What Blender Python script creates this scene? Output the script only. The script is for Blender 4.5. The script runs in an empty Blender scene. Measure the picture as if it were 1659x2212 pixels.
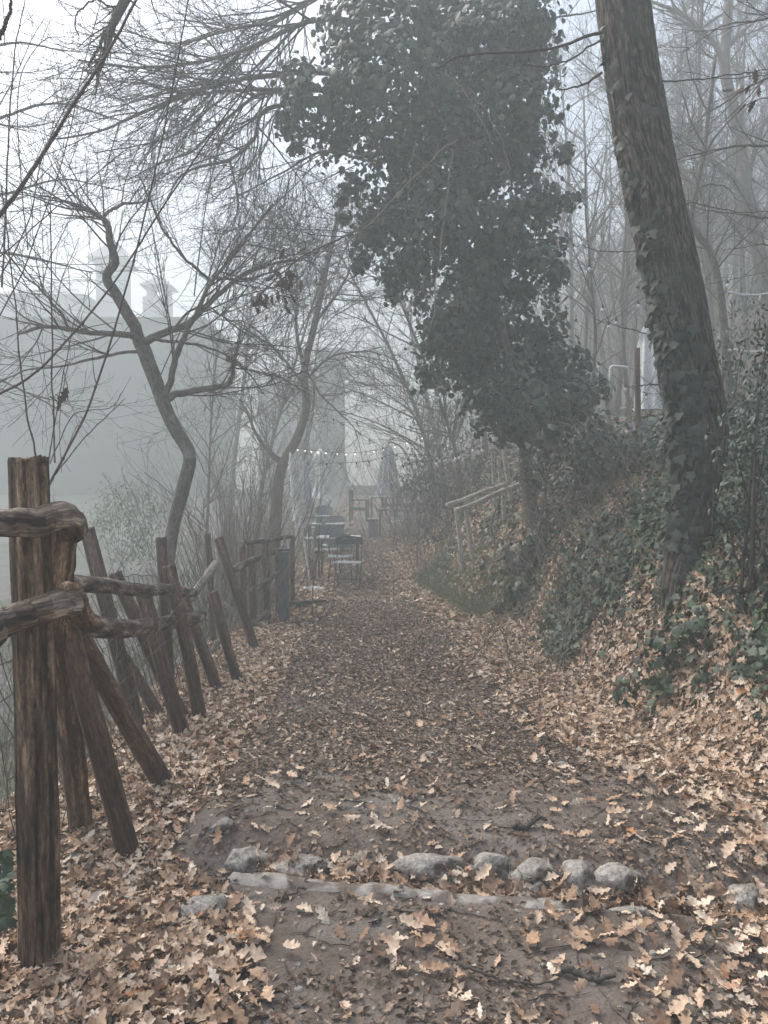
import bpy, math, random
import numpy as np
from mathutils import Vector, Matrix
random.seed(7)
RNG = np.random.default_rng(11)
sc = bpy.context.scene
COL = sc.collection
R = math.radians

# ------------------------------------------------------------------ camera, sky, sun, exposure
F, YH, CZ = 1660.0, 1055.0, 1.6            # focal length in sketch pixels (1659 x 2212), horizon row, eye height
PITCH = math.atan((1106 - YH) / F)
cd = bpy.data.cameras.new("camera"); cam = bpy.data.objects.new("camera", cd); COL.objects.link(cam)
cd.sensor_fit = 'VERTICAL'; cd.sensor_height = 36.0; cd.lens = 36.0 * F / 2212.0
cd.clip_start = 0.05; cd.clip_end = 1000
cam.location = (0, 0, CZ); cam.rotation_euler = (math.pi / 2 - PITCH, 0, 0)
sc.camera = cam
SUN_EL, SUN_AZ = R(48), R(-50)              # azimuth from +Y towards +X
w = bpy.data.worlds.new("World"); sc.world = w; w.use_nodes = True
nt = w.node_tree; nt.nodes.clear()
sky = nt.nodes.new('ShaderNodeTexSky'); sky.sky_type = 'NISHITA'; sky.sun_disc = False
sky.sun_elevation = SUN_EL; sky.sun_rotation = SUN_AZ
sky.air_density = 1.0; sky.dust_density = 3.0; sky.ozone_density = 1.0
hs = nt.nodes.new('ShaderNodeHueSaturation'); hs.inputs['Saturation'].default_value = 0.75
bg = nt.nodes.new('ShaderNodeBackground'); bg.inputs['Strength'].default_value = 0.085
wo = nt.nodes.new('ShaderNodeOutputWorld')
nt.links.new(sky.outputs[0], hs.inputs['Color']); nt.links.new(hs.outputs[0], bg.inputs['Color']); nt.links.new(bg.outputs[0], wo.inputs['Surface'])
sd = bpy.data.lights.new("sun", 'SUN'); sun = bpy.data.objects.new("sun", sd); COL.objects.link(sun)
sd.energy = 1.5; sd.angle = R(60); sd.color = (1.0, 0.97, 0.93)
sv = Vector((math.sin(SUN_AZ) * math.cos(SUN_EL), math.cos(SUN_AZ) * math.cos(SUN_EL), math.sin(SUN_EL)))
sun.rotation_euler = sv.to_track_quat('Z', 'Y').to_euler(); sun.location = (0, 0, 60)
vs = sc.view_settings
vs.view_transform = 'Standard'; vs.look = 'None'; vs.gamma = 1; vs.use_curve_mapping = False; vs.exposure = 2.02
cy = sc.cycles
cy.max_bounces = 5; cy.diffuse_bounces = 2; cy.glossy_bounces = 2; cy.transmission_bounces = 3; cy.transparent_max_bounces = 6
cy.volume_bounces = 2; cy.use_denoising = True
HAZE_DENSITY = 0.0228

# ------------------------------------------------------------------ helpers
def P(x, y, d):
    """point at depth d on the line through sketch pixel (x, y)"""
    u, v = (x - 829.5) / F, (1106 - y) / F
    sp, cp = math.sin(PITCH), math.cos(PITCH)
    dx, dy, dz = u, v * sp + cp, v * cp - sp
    t = d / dy
    return np.array((dx * t, d, CZ + dz * t))

def smooth(a, b, x):
    t = np.clip((np.asarray(x, float) - a) / (b - a), 0, 1); return t * t * (3 - 2 * t)

def hash2(i, j, s):
    h = (i * 374761393 + j * 668265263 + s * 974711) & 0xffffffff
    h = ((h ^ (h >> 13)) * 1274126177) & 0xffffffff
    return ((h ^ (h >> 16)) & 0xffff) / 65535.0

def vnoise(x, y, s=0):
    x = np.asarray(x, float); y = np.asarray(y, float)
    i = np.floor(x).astype(np.int64); j = np.floor(y).astype(np.int64)
    fx = x - i; fy = y - j; fx = fx * fx * (3 - 2 * fx); fy = fy * fy * (3 - 2 * fy)
    a = hash2(i, j, s); b = hash2(i + 1, j, s); c = hash2(i, j + 1, s); d = hash2(i + 1, j + 1, s)
    return (a + (b - a) * fx) * (1 - fy) + (c + (d - c) * fx) * fy

def fbm(x, y, s=0, o=4):
    r = 0; a = 0.5
    for k in range(o):
        r = r + a * vnoise(x, y, s + k * 17); x = x * 2.03 + 5.1; y = y * 2.03 + 1.7; a *= 0.5
    return r

ZD = np.array([-10, 2.9, 3.7, 8, 12.9, 16, 20, 25, 32, 42, 60, 140.0])
ZZ = np.array([0.0, 0.0, 0.03, 0.0, -.08, .02, .28, .58, .95, 1.35, 1.5, 1.6])
TD = np.array([-10, 2.5, 3.5, 5, 8, 11, 13, 20, 24, 30, 140.0])
TX = np.array([2.3, 2.2, 1.75, 1.45, 1.2, .92, .62, .65, 1.1, 2.2, 4.0])
def zc(d): return np.interp(d, ZD, ZZ)
def toe(d): return np.interp(d, TD, TX)
def chan_y(x): return 3.19 - 0.145 * (x + 0.6)       # line of the stone drain across the path
def ground_z(x, y, fine=True):
    x = np.asarray(x, float); y = np.asarray(y, float)
    z = zc(y).copy()
    u = np.maximum(x - toe(y) + 0.12 * (fbm(x * .7, y * .7, 3) - .5), 0)
    z = z + (1.55 * (1 - np.exp(-u / .95)) + .30 * u) * smooth(0, .8, u) + 0.5 * np.maximum(u - 6, 0) * smooth(7, 12, u)
    z = z - 0.40 * smooth(-1.45, -3.2, x) * (1 - smooth(25, 40, y))
    z = z + 0.10 * smooth(-.85, -1.25, x) * (1 - smooth(-1.3, -1.8, -x * -1)) * 0
    cyl = y - chan_y(x)
    inpath = smooth(-1.0, -.7, x) * (1 - smooth(1.7, 2.2, x))
    z = z - .085 * np.exp(-(cyl / .06) ** 2) * inpath
    z = z + .075 * smooth(.06, .26, cyl) * (1 - smooth(.8, 2.5, cyl)) * inpath
    if fine:
        z = z + .05 * (fbm(x * 1.3, y * 1.3, 5) - .47) + .018 * (fbm(x * 7, y * 7, 9) - .47)
        z = z + .25 * (fbm(x * 1.1, y * 1.1, 21) - .47) * smooth(.2, 1.0, u)
    return 9 - np.log1p(np.exp((9 - z) / 1.2)) * 1.2 + 1.2 * np.log1p(np.exp(-9 / 1.2)) * 0 if False else np.where(z > 6, 6 + 6 * np.tanh((z - 6) / 6), z)
def gz(x, y): return float(ground_z(np.array([x]), np.array([y]))[0])
def G(x, y):
    """ground point under sketch pixel (x, y)"""
    dd = np.geomspace(1.5, 120, 3000)
    u, v = (x - 829.5) / F, (1106 - y) / F
    sp, cp = math.sin(PITCH), math.cos(PITCH)
    dx, dy, dz = u, v * sp + cp, v * cp - sp
    t = dd / dy; z = CZ + dz * t
    below = np.nonzero(z < ground_z(dx * t, dd))[0]
    k = below[0] if len(below) else len(dd) - 1
    return np.array((dx * t[k], dd[k], float(ground_z(np.array([dx * t[k]]), np.array([dd[k]]))[0])))
def gnormal(x, y, e=.06):
    a = (ground_z(x + e, y) - ground_z(x - e, y)) / (2 * e); b = (ground_z(x, y + e) - ground_z(x, y - e)) / (2 * e)
    n = np.stack([-a, -b, np.ones_like(a)], -1); return n / np.linalg.norm(n, axis=-1, keepdims=True)

class MB:
    """collects numpy geometry and links it as ONE mesh object"""
    def __init__(s): s.V = []; s.F = []; s.A = []; s.n = 0
    def add(s, V, Fs, A=None):
        V = np.asarray(V, float).reshape(-1, 3)
        for f in (Fs if isinstance(Fs, list) else [Fs]):
            f = np.asarray(f, np.int64)
            if f.size: s.F.append(f + s.n)
        s.V.append(V); s.A.append(np.asarray(A, float).reshape(-1, 3) if A is not None else V); s.n += len(V)
        return s
    def box(s, c, size, rot=None):
        h = np.array(size) / 2.0
        V = np.array([[x, y, z] for x in (-1, 1) for y in (-1, 1) for z in (-1, 1)]) * h
        if rot is not None: V = V @ np.array(rot).T
        return s.add(V + np.array(c), np.array([[0, 1, 3, 2], [4, 6, 7, 5], [0, 4, 5, 1], [2, 3, 7, 6], [0, 2, 6, 4], [1, 5, 7, 3]]))
    def bar(s, a, b, wd, th, up=(0, 0, 1)):
        a = np.array(a, float); b = np.array(b, float); t = b - a; L = np.linalg.norm(t); t /= L
        u = np.array(up, float); r = np.cross(t, u)
        if np.linalg.norm(r) < 1e-5: r = np.cross(t, (1.0, 0, 0))
        r /= np.linalg.norm(r); u = np.cross(r, t)
        return s.box((a + b) / 2, (L, wd, th), np.stack([t, r, u], 1))
    def tube(s, path, rad, sides=8, caps=True, wob=0.0, seed=0):
        V, Fs, A = tube_geo(path, rad, sides, caps, wob, seed); return s.add(V, Fs, A)
    def lathe(s, prof, c=(0, 0, 0), sides=20, flute=0, amp=0.0):
        prof = np.array(prof, float); th = np.linspace(0, 2 * np.pi, sides, endpoint=False)
        k = 1 + amp * np.cos(flute * th) if flute else np.ones(sides)
        V = np.stack([prof[:, 0:1] * k * np.cos(th), prof[:, 0:1] * k * np.sin(th), np.repeat(prof[:, 1:2], sides, 1)], -1)
        n = len(prof); i = np.arange(n - 1)[:, None] * sides; j = np.arange(sides)[None]; j2 = (j + 1) % sides
        Q = np.stack([i + j, i + j2, i + sides + j2, i + sides + j], -1).reshape(-1, 4)
        return s.add(V.reshape(-1, 3) + np.array(c), Q)
    def build(s, name, mat, parent=None, attr=False, flat=False):
        return mesh_obj(name, s, mat, parent, attr, flat)

def mesh_obj(name, mb, mat, parent=None, attr=False, flat=False):
    V = np.concatenate(mb.V).astype(np.float32)
    me = bpy.data.meshes.new(name)
    me.vertices.add(len(V)); me.vertices.foreach_set('co', V.ravel())
    sizes = np.concatenate([np.full(len(f), f.shape[1]) for f in mb.F]); idx = np.concatenate([f.ravel() for f in mb.F])
    me.loops.add(len(idx)); me.loops.foreach_set('vertex_index', idx.astype(np.int32))
    st = np.concatenate([[0], np.cumsum(sizes)[:-1]])
    me.polygons.add(len(sizes)); me.polygons.foreach_set('loop_start', st.astype(np.int32)); me.polygons.foreach_set('loop_total', sizes.astype(np.int32))
    me.polygons.foreach_set('use_smooth', np.full(len(sizes), not flat))
    me.update(calc_edges=True)
    if attr:
        a = me.attributes.new('along', 'FLOAT_VECTOR', 'POINT'); a.data.foreach_set('vector', np.concatenate(mb.A).astype(np.float32).ravel())
    me.materials.append(mat)
    o = bpy.data.objects.new(name, me); COL.objects.link(o)
    if parent is not None:
        o.parent = parent; o.matrix_parent_inverse = Matrix.Translation(-Vector(parent.location))
    return o

def tube_geo(path, rad, sides=8, caps=True, wob=0.0, seed=0):
    p = np.asarray(path, float); n = len(p); r = np.broadcast_to(np.asarray(rad, float), (n,))
    t = np.gradient(p, axis=0); t /= np.linalg.norm(t, axis=1, keepdims=True) + 1e-12
    ov = p[-1] - p[0]; ref = np.array((0, 0, 1.0)) if abs(ov[2]) < .8 * np.linalg.norm(ov) else np.array((0, -1.0, 0))
    a = ref - t * (t @ ref)[:, None]; a /= np.linalg.norm(a, axis=1, keepdims=True) + 1e-12; b = np.cross(t, a)
    th = np.linspace(0, 2 * np.pi, sides, endpoint=False)
    L = np.concatenate([[0], np.cumsum(np.linalg.norm(np.diff(p, axis=0), axis=1))])
    rr = np.repeat(r[:, None], sides, 1)
    if wob:
        cx, sx = np.cos(th)[None] * 1.6, np.sin(th)[None] * 1.6
        Ls = (L / max(r.max(), 1e-4))[:, None]
        nz = fbm(cx * .6 + seed * 3.1 + 0 * Ls, sx * .6 + Ls * .16 + seed, 40 + seed, 3) - .45
        nz2 = fbm(cx * 3 + 9 + 0 * Ls, sx * 3 + Ls * .13, 60 + seed, 2) - .37
        rr = rr * (1 + wob * (nz * 1.3 + nz2 * .6))
    V = p[:, None] + rr[..., None] * (np.cos(th)[None, :, None] * a[:, None] + np.sin(th)[None, :, None] * b[:, None])
    A = np.stack([rr * np.cos(th), rr * np.sin(th), np.repeat(L[:, None], sides, 1)], -1)
    i = np.arange(n - 1)[:, None] * sides; j = np.arange(sides)[None]; j2 = (j + 1) % sides
    Q = np.stack([i + j, i + j2, i + sides + j2, i + sides + j], -1).reshape(-1, 4)
    V = V.reshape(-1, 3); A = A.reshape(-1, 3); Fs = [Q]
    if caps:
        V = np.concatenate([V, p[:1] - t[:1] * r[0] * .05, p[-1:] + t[-1:] * r[-1] * .05]); A = np.concatenate([A, [[0, 0, 0]], [[0, 0, L[-1]]]])
        k = n * sides; j = np.arange(sides); j2 = (j + 1) % sides
        Fs.append(np.stack([j2, j, np.full(sides, k)], 1)); Fs.append(np.stack([(n - 1) * sides + j, (n - 1) * sides + j2, np.full(sides, k + 1)], 1))
    return V, Fs, A

def batch_tubes(mb, paths, radii, sides=3):
    """paths [M,N,3], radii [M,N]"""
    if len(paths) == 0: return
    p = paths; M, N, _ = p.shape
    t = np.gradient(p, axis=1); t /= np.linalg.norm(t, axis=2, keepdims=True) + 1e-9
    ov = p[:, -1] - p[:, 0]; ov /= np.linalg.norm(ov, axis=1, keepdims=True) + 1e-9
    ref = np.where(np.abs(ov[:, 2:3]) < .8, np.array([[0, 0, 1.0]]), np.array([[0, -1.0, 0]]))[:, None]
    a = ref - t * (t * ref).sum(-1, keepdims=True); a /= np.linalg.norm(a, axis=2, keepdims=True) + 1e-9; b = np.cross(t, a)
    th = np.linspace(0, 2 * np.pi, sides, endpoint=False)
    V = p[:, :, None] + radii[:, :, None, None] * (np.cos(th)[:, None] * a[:, :, None] + np.sin(th)[:, None] * b[:, :, None])
    m = np.arange(M)[:, None, None] * N * sides; i = np.arange(N - 1)[None, :, None] * sides; j = np.arange(sides)[None, None]; j2 = (j + 1) % sides
    Q = np.stack([m + i + j, m + i + j2, m + i + sides + j2, m + i + sides + j], -1).reshape(-1, 4)
    mb.add(V.reshape(-1, 3), Q)

def spline(pts, n=40, jit=0.0, seed=0):
    p = np.array(pts, float)
    if len(p) == 2: p = np.array([p[0], (p[0] + p[1]) / 2, p[1]])
    q = np.concatenate([[2 * p[0] - p[1]], p, [2 * p[-1] - p[-2]]]); m = len(p) - 1
    T = np.linspace(0, m, n); k = np.minimum(T.astype(int), m - 1); u = (T - k)[:, None]
    a, b, c, d = q[k], q[k + 1], q[k + 2], q[k + 3]
    r = .5 * (2 * b + (c - a) * u + (2 * a - 5 * b + 4 * c - d) * u * u + (3 * b - a - 3 * c + d) * u ** 3)
    if jit:
        g = np.random.default_rng(seed); w_ = g.normal(0, 1, (n, 3)); w_ = np.cumsum(w_, 0); w_ -= np.linspace(0, 1, n)[:, None] * w_[-1]
        r = r + jit * w_ / math.sqrt(n)
    return r

def spawn(parents, prad, count, lrange, arange_, jit, bias, npts, rf, rmin, g, t0=.2, t1=1.0, rcap=1.0, taper=.35):
    """children branches of parents: arrays [M,N,3] -> [K,npts,3]"""
    M, N, _ = parents.shape
    seg = np.linalg.norm(np.diff(parents, axis=1), axis=2).sum(1)
    cnt = g.poisson(np.maximum(count * seg, .01)); ids = np.repeat(np.arange(M), cnt); K = len(ids)
    if K == 0: return np.zeros((0, npts, 3)), np.zeros((0, npts))
    t = (t0 + (t1 - t0) * g.random(K)) * (N - 1); k = np.minimum(t.astype(int), N - 2); u = (t - k)[:, None]
    pos = parents[ids, k] * (1 - u) + parents[ids, k + 1] * u
    tan = parents[ids, k + 1] - parents[ids, k]; tan /= np.linalg.norm(tan, axis=1, keepdims=True) + 1e-9
    pr = prad[ids, k]
    rnd = g.normal(0, 1, (K, 3)); perp = rnd - tan * (rnd * tan).sum(1, keepdims=True); perp /= np.linalg.norm(perp, axis=1, keepdims=True) + 1e-9
    ang = (arange_[0] + (arange_[1] - arange_[0]) * g.random(K))[:, None]
    d = np.cos(ang) * tan + np.sin(ang) * perp
    L = (lrange[0] + (lrange[1] - lrange[0]) * g.random(K) ** 1.5) * (1 - .45 * (t / (N - 1)))
    st = (L / (npts - 1))[:, None]
    bias = np.array(bias, float)
    out = np.zeros((K, npts, 3)); out[:, 0] = pos
    curl = g.normal(0, jit * .6, (K, 3))
    for i in range(1, npts):
        d = d + curl + g.normal(0, jit, (K, 3)) + bias; d /= np.linalg.norm(d, axis=1, keepdims=True)
        out[:, i] = out[:, i - 1] + d * st
    r0 = np.clip(pr * rf, rmin, rcap)
    rad = r0[:, None] * np.linspace(1, taper, npts)[None]
    return out, np.maximum(rad, rmin * .7)

# ------------------------------------------------------------------ materials
def new_mat(name):
    m = bpy.data.materials.new(name); m.use_nodes = True; n = m.node_tree.nodes; b = n['Principled BSDF']
    return m, n, m.node_tree.links, b
def ramp(n, stops):
    r = n.new('ShaderNodeValToRGB'); e = r.color_ramp.elements
    while len(e) < len(stops): e.new(.5)
    for el, (p, c) in zip(e, stops): el.position = p; el.color = (*c, 1)
    return r
def mat_noise(name, stops, scale=5, coord='Object', stretch=(1, 1, 1), rough=.85, bump=0.0, bscale=None, detail=6, bstretch=None, spec=.3, dist=.01, over=None):
    m, n, l, b = new_mat(name)
    if coord == 'along':
        tc = n.new('ShaderNodeAttribute'); tc.attribute_name = 'along'; src = tc.outputs['Vector']
    else:
        tc = n.new('ShaderNodeTexCoord'); src = tc.outputs[coord]
    mp = n.new('ShaderNodeMapping'); mp.inputs['Scale'].default_value = stretch; l.new(src, mp.inputs['Vector'])
    nz = n.new('ShaderNodeTexNoise'); nz.inputs['Scale'].default_value = scale; nz.inputs['Detail'].default_value = detail; nz.inputs['Roughness'].default_value = .62
    l.new(mp.outputs[0], nz.inputs['Vector']); r = ramp(n, stops); l.new(nz.outputs['Fac'], r.inputs['Fac'])
    colr = r.outputs[0]
    if over:                                     # patches of a second colour (moss, lichen, wear)
        col2, sc2, lo, hi = over
        n2 = n.new('ShaderNodeTexNoise'); n2.inputs['Scale'].default_value = sc2; n2.inputs['Detail'].default_value = 5; l.new(src, n2.inputs['Vector'])
        r2 = ramp(n, [(lo, (0, 0, 0)), (hi, (1, 1, 1))]); l.new(n2.outputs['Fac'], r2.inputs['Fac'])
        mx = n.new('ShaderNodeMix'); mx.data_type = 'RGBA'; l.new(r2.outputs[0], mx.inputs['Factor']); l.new(colr, mx.inputs['A']); mx.inputs['B'].default_value = (*col2, 1); colr = mx.outputs['Result']
    if coord == 'along':                         # fine fibres and specks
        mp4 = n.new('ShaderNodeMapping'); mp4.inputs['Scale'].default_value = (1, 1, .22); l.new(src, mp4.inputs['Vector'])
        n4 = n.new('ShaderNodeTexNoise'); n4.inputs['Scale'].default_value = 110; n4.inputs['Detail'].default_value = 6; n4.inputs['Roughness'].default_value = .75; l.new(mp4.outputs[0], n4.inputs['Vector'])
        r4 = ramp(n, [(.34, (.35, .35, .35)), (.5, (1, 1, 1)), (.66, (1.9, 1.85, 1.8))]); l.new(n4.outputs['Fac'], r4.inputs['Fac'])
        m4 = n.new('ShaderNodeMix'); m4.data_type = 'RGBA'; m4.blend_type = 'MULTIPLY'; m4.inputs['Factor'].default_value = 1; l.new(colr, m4.inputs['A']); l.new(r4.outputs[0], m4.inputs['B']); colr = m4.outputs['Result']
    l.new(colr, b.inputs['Base Color'])
    b.inputs['Roughness'].default_value = rough; b.inputs['Specular IOR Level'].default_value = spec
    if bump:
        mp2 = n.new('ShaderNodeMapping'); mp2.inputs['Scale'].default_value = bstretch or stretch; l.new(src, mp2.inputs['Vector'])
        n3 = n.new('ShaderNodeTexNoise'); n3.inputs['Scale'].default_value = bscale or scale * 2; n3.inputs['Detail'].default_value = 8; l.new(mp2.outputs[0], n3.inputs['Vector'])
        bp = n.new('ShaderNodeBump'); bp.inputs['Strength'].default_value = bump; bp.inputs['Distance'].default_value = dist
        l.new(n3.outputs['Fac'], bp.inputs['Height']); l.new(bp.outputs[0], b.inputs['Normal'])
    return m
def mat_leaf(name, stops, rough=.7, spec=.3, translucent=0.0, vein=True):
    m, n, l, b = new_mat(name)
    ge = n.new('ShaderNodeNewGeometry'); r = ramp(n, stops); l.new(ge.outputs['Random Per Island'], r.inputs['Fac'])
    tc = n.new('ShaderNodeTexCoord'); nz = n.new('ShaderNodeTexNoise'); nz.inputs['Scale'].default_value = 60; nz.inputs['Detail'].default_value = 4
    l.new(tc.outputs['Object'], nz.inputs['Vector'])
    mr = n.new('ShaderNodeMapRange'); mr.inputs['From Min'].default_value = .3; mr.inputs['From Max'].default_value = .7; mr.inputs['To Min'].default_value = .72; mr.inputs['To Max'].default_value = 1.2
    l.new(nz.outputs['Fac'], mr.inputs['Value'])
    mx = n.new('ShaderNodeMix'); mx.data_type = 'RGBA'; mx.blend_type = 'MULTIPLY'; mx.inputs['Factor'].default_value = 1
    l.new(r.outputs[0], mx.inputs['A']); l.new(mr.outputs[0], mx.inputs['B']); l.new(mx.outputs['Result'], b.inputs['Base Color'])
    b.inputs['Roughness'].default_value = rough; b.inputs['Specular IOR Level'].default_value = spec
    return m
def mat_plain(name, c, rough=.6, metal=0.0, var=.25, scale=9, spec=.4):
    lo = tuple(v * (1 - var) for v in c); hi = tuple(min(v * (1 + var), 1) for v in c)
    m = mat_noise(name, [(.3, lo), (.7, hi)], scale=scale, rough=rough, bump=.15, bscale=40, spec=spec)
    m.node_tree.nodes['Principled BSDF'].inputs['Metallic'].default_value = metal
    return m

M = {}
M['dirt'] = mat_noise('packed earth', [(.25, (.083, .062, .049)), (.5, (.16, .124, .099)), (.75, (.24, .19, .156))], scale=9, rough=.95, bump=.9, bscale=55, detail=10, dist=.02, over=((.21, .185, .162), 1.7, .48, .72))
M['bank'] = mat_noise('leafy soil', [(.3, (.05, .038, .028)), (.7, (.14, .095, .062))], scale=14, rough=1, bump=.8, bscale=50, dist=.02)
M['gravel'] = mat_noise('pale gravel', [(.3, (.07, .07, .064)), (.55, (.13, .13, .12)), (.75, (.24, .24, .23))], scale=10, rough=.95, bump=.5, bscale=60, over=((.07, .08, .05), .8, .48, .62))
M['post'] = mat_noise('weathered post wood', [(.34, (.012, .007, .005)), (.46, (.068, .043, .032)), (.58, (.135, .088, .064)), (.72, (.27, .19, .14))], scale=32, coord='along', stretch=(1, 1, .055), rough=.9, bump=.9, bscale=60, bstretch=(1, 1, .05), dist=.006, over=((.06, .038, .03), 3.0, .45, .65))
M['postbig'] = mat_noise('split chestnut wood', [(.35, (.010, .006, .004)), (.46, (.075, .046, .030)), (.55, (.17, .110, .070)), (.67, (.40, .285, .185))], scale=30, coord='along', stretch=(1, 1, .085), rough=.9, bump=1, bscale=90, bstretch=(1, 1, .05), dist=.006, over=((.06, .045, .035), 4.0, .52, .68))
M['rail'] = mat_noise('lichen bark', [(.36, (.014, .010, .008)), (.46, (.075, .053, .040)), (.54, (.20, .155, .12)), (.64, (.56, .48, .40))], scale=17, coord='along', stretch=(1, 1, .22), rough=.95, bump=.8, bscale=45, bstretch=(1, 1, .2), dist=.01)
M['railbrown'] = mat_noise('brown bark rail', [(.36, (.016, .012, .010)), (.47, (.075, .056, .045)), (.56, (.16, .125, .10)), (.68, (.36, .31, .265))], scale=20, coord='along', stretch=(1, 1, .2), rough=.95, bump=.8, bscale=50, bstretch=(1, 1, .2), dist=.008)
M['withered'] = mat_leaf('withered brown leaves', [(0, (.035, .024, .018)), (.7, (.09, .062, .045)), (1, (.2, .13, .085))], rough=.85)
M['palelog'] = mat_noise('pale peeled log', [(.3, (.14, .12, .1)), (.7, (.34, .31, .27))], scale=20, coord='along', stretch=(1, 1, .3), rough=.9, bump=.6)
M['bark'] = mat_noise('ridged bark', [(.36, (.007, .005, .004)), (.48, (.042, .033, .026)), (.66, (.175, .145, .115))], scale=42, coord='along', stretch=(1, 1, .22), rough=.95, bump=1, bscale=34, bstretch=(1, 1, .2), dist=.03, over=((.07, .075, .055), 3.5, .5, .7))
M['barktree'] = mat_noise('grey bark', [(.3, (.055, .046, .039)), (.7, (.16, .138, .118))], scale=20, coord='along', stretch=(1, 1, .35), rough=.95, bump=.7, bscale=40, over=((.2, .19, .17), 5, .55, .7))
M['twig'] = mat_leaf('twig bark', [(.0, (.04, .033, .029)), (.6, (.075, .061, .053)), (1, (.14, .115, .10))], rough=.85)
M['twigpale'] = mat_leaf('pale dry stems', [(.0, (.13, .11, .09)), (1, (.26, .22, .18))], rough=.9)
M['shoot'] = mat_noise('smooth brown shoot', [(.3, (.05, .038, .034)), (.7, (.15, .115, .1))], scale=6, rough=.7)
M['litter'] = mat_leaf('dry oak leaves', [(0, (.08, .05, .034)), (.12, (.22, .135, .085)), (.3, (.42, .265, .165)), (.55, (.59, .415, .28)), (.8, (.69, .525, .385)), (.93, (.77, .64, .505)), (1, (.45, .20, .085))], rough=.75)
M['mulch'] = mat_leaf('crushed leaf mulch', [(0, (.062, .042, .030)), (.4, (.18, .122, .087)), (.8, (.32, .228, .163)), (1, (.48, .36, .262))], rough=.85)
M['ivy'] = mat_leaf('ivy leaves', [(0, (.014, .024, .016)), (.5, (.026, .047, .024)), (.85, (.056, .09, .045)), (1, (.115, .135, .075))], rough=.38, spec=.5)
M['ivyground'] = mat_leaf('ground ivy leaves', [(0, (.016, .029, .013)), (.6, (.036, .060, .029)), (.9, (.068, .105, .05)), (1, (.15, .16, .075))], rough=.45, spec=.45)
M['ivytrunk'] = mat_leaf('bark ivy leaves', [(0, (.013, .017, .012)), (.7, (.03, .037, .028)), (1, (.075, .083, .062))], rough=.6, spec=.35)
M['shrub'] = mat_leaf('glossy evergreen leaves', [(0, (.016, .03, .018)), (.7, (.035, .06, .036)), (1, (.075, .1, .06))], rough=.4, spec=.5)
M['grass'] = mat_leaf('winter grass', [(0, (.06, .085, .03)), (.7, (.12, .165, .06)), (1, (.24, .24, .12))], rough=.8)
M['dryg'] = mat_leaf('dry grass blades', [(0, (.14, .13, .08)), (.7, (.3, .27, .19)), (1, (.16, .19, .09))], rough=.85)
M['broom'] = mat_leaf('pale green shrub', [(0, (.12, .17, .1)), (1, (.24, .3, .19))], rough=.8)
M['stone'] = mat_noise('grey field stone', [(.3, (.19, .168, .142)), (.5, (.39, .355, .31)), (.72, (.6, .555, .49))], scale=28, rough=.95, bump=1, bscale=60, detail=12, dist=.02, over=((.10, .082, .066), 12, .5, .62))
M['concrete'] = mat_noise('worn concrete', [(.3, (.24, .212, .185)), (.7, (.44, .405, .36))], scale=16, rough=.95, bump=.8, bscale=50, over=((.15, .12, .10), 9, .46, .58))
M['black'] = mat_plain('black painted wood', (.018, .019, .02), .55)
M['darkmetal'] = mat_plain('dark grey metal', (.05, .055, .06), .45, .3)
M['slat'] = mat_plain('pale grey slats', (.4, .41, .42), .5)
M['tabletop'] = mat_plain('pale laminate', (.52, .54, .56), .32)
M['greytop'] = mat_plain('grey table board', (.26, .28, .3), .4)
M['chairgrey'] = mat_plain('grey chair shell', (.15, .165, .18), .5)
M['canvasgrey'] = mat_noise('grey blue canvas', [(.3, (.42, .44, .47)), (.7, (.55, .57, .6))], scale=8, rough=.9, bump=.2)
M['canvaswhite'] = mat_noise('off white canvas', [(.3, (.78, .78, .77)), (.7, (.88, .88, .87))], scale=5, rough=.85, bump=.2)
M['white'] = mat_plain('white plastic', (.72, .72, .71), .4, 0, .08)
M['greywood'] = mat_noise('grey weathered pole', [(.3, (.24, .215, .19)), (.7, (.55, .51, .46))], scale=22, coord='along', stretch=(1, 1, .08), rough=.9, bump=.5)
M['pot'] = mat_plain('rusty brown planter', (.13, .07, .055), .8)
M['steel'] = mat_plain('slate grey post', (.085, .1, .115), .6)
M['rubber'] = mat_plain('black cable', (.012, .012, .013), .6)
M['wire'] = mat_plain('rusty wire', (.05, .045, .042), .6, .3)
M['wall'] = mat_noise('grey plaster', [(.3, (.09, .094, .098)), (.7, (.135, .14, .145))], scale=.6, rough=.95)
M['wallstone'] = mat_noise('old stone wall', [(.3, (.2, .2, .2)), (.7, (.3, .3, .298))], scale=1.5, rough=.95, bump=.4)
M['fogplaster'] = mat_noise('fog-paled tower plaster', [(.3, (.46, .465, .47)), (.7, (.56, .565, .57))], scale=.8, rough=.95)  # plaster colour lightened to paint in the fading of distant walls into fog
M['roof'] = mat_noise('fog-paled roof tiles', [(.3, (.34, .335, .33)), (.7, (.46, .455, .45))], scale=2, rough=.9)  # tiles kept pale: the brighter fog up at roof height is in the colour
M['windark'] = mat_plain('shuttered window', (.06, .065, .07), .4)
mg, n_, l_, b_ = new_mat('clear bulb glass'); b_.inputs['Base Color'].default_value = (.75, .78, .8, 1); b_.inputs['Roughness'].default_value = .12; b_.inputs['Specular IOR Level'].default_value = .8; b_.inputs['Alpha'].default_value = .75; M['glass'] = mg
mg, n_, l_, b_ = new_mat('lit bulb'); b_.inputs['Base Color'].default_value = (1, .95, .85, 1); b_.inputs['Emission Color'].default_value = (1, .9, .74, 1); b_.inputs['Emission Strength'].default_value = .95; M['lit'] = mg

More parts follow.
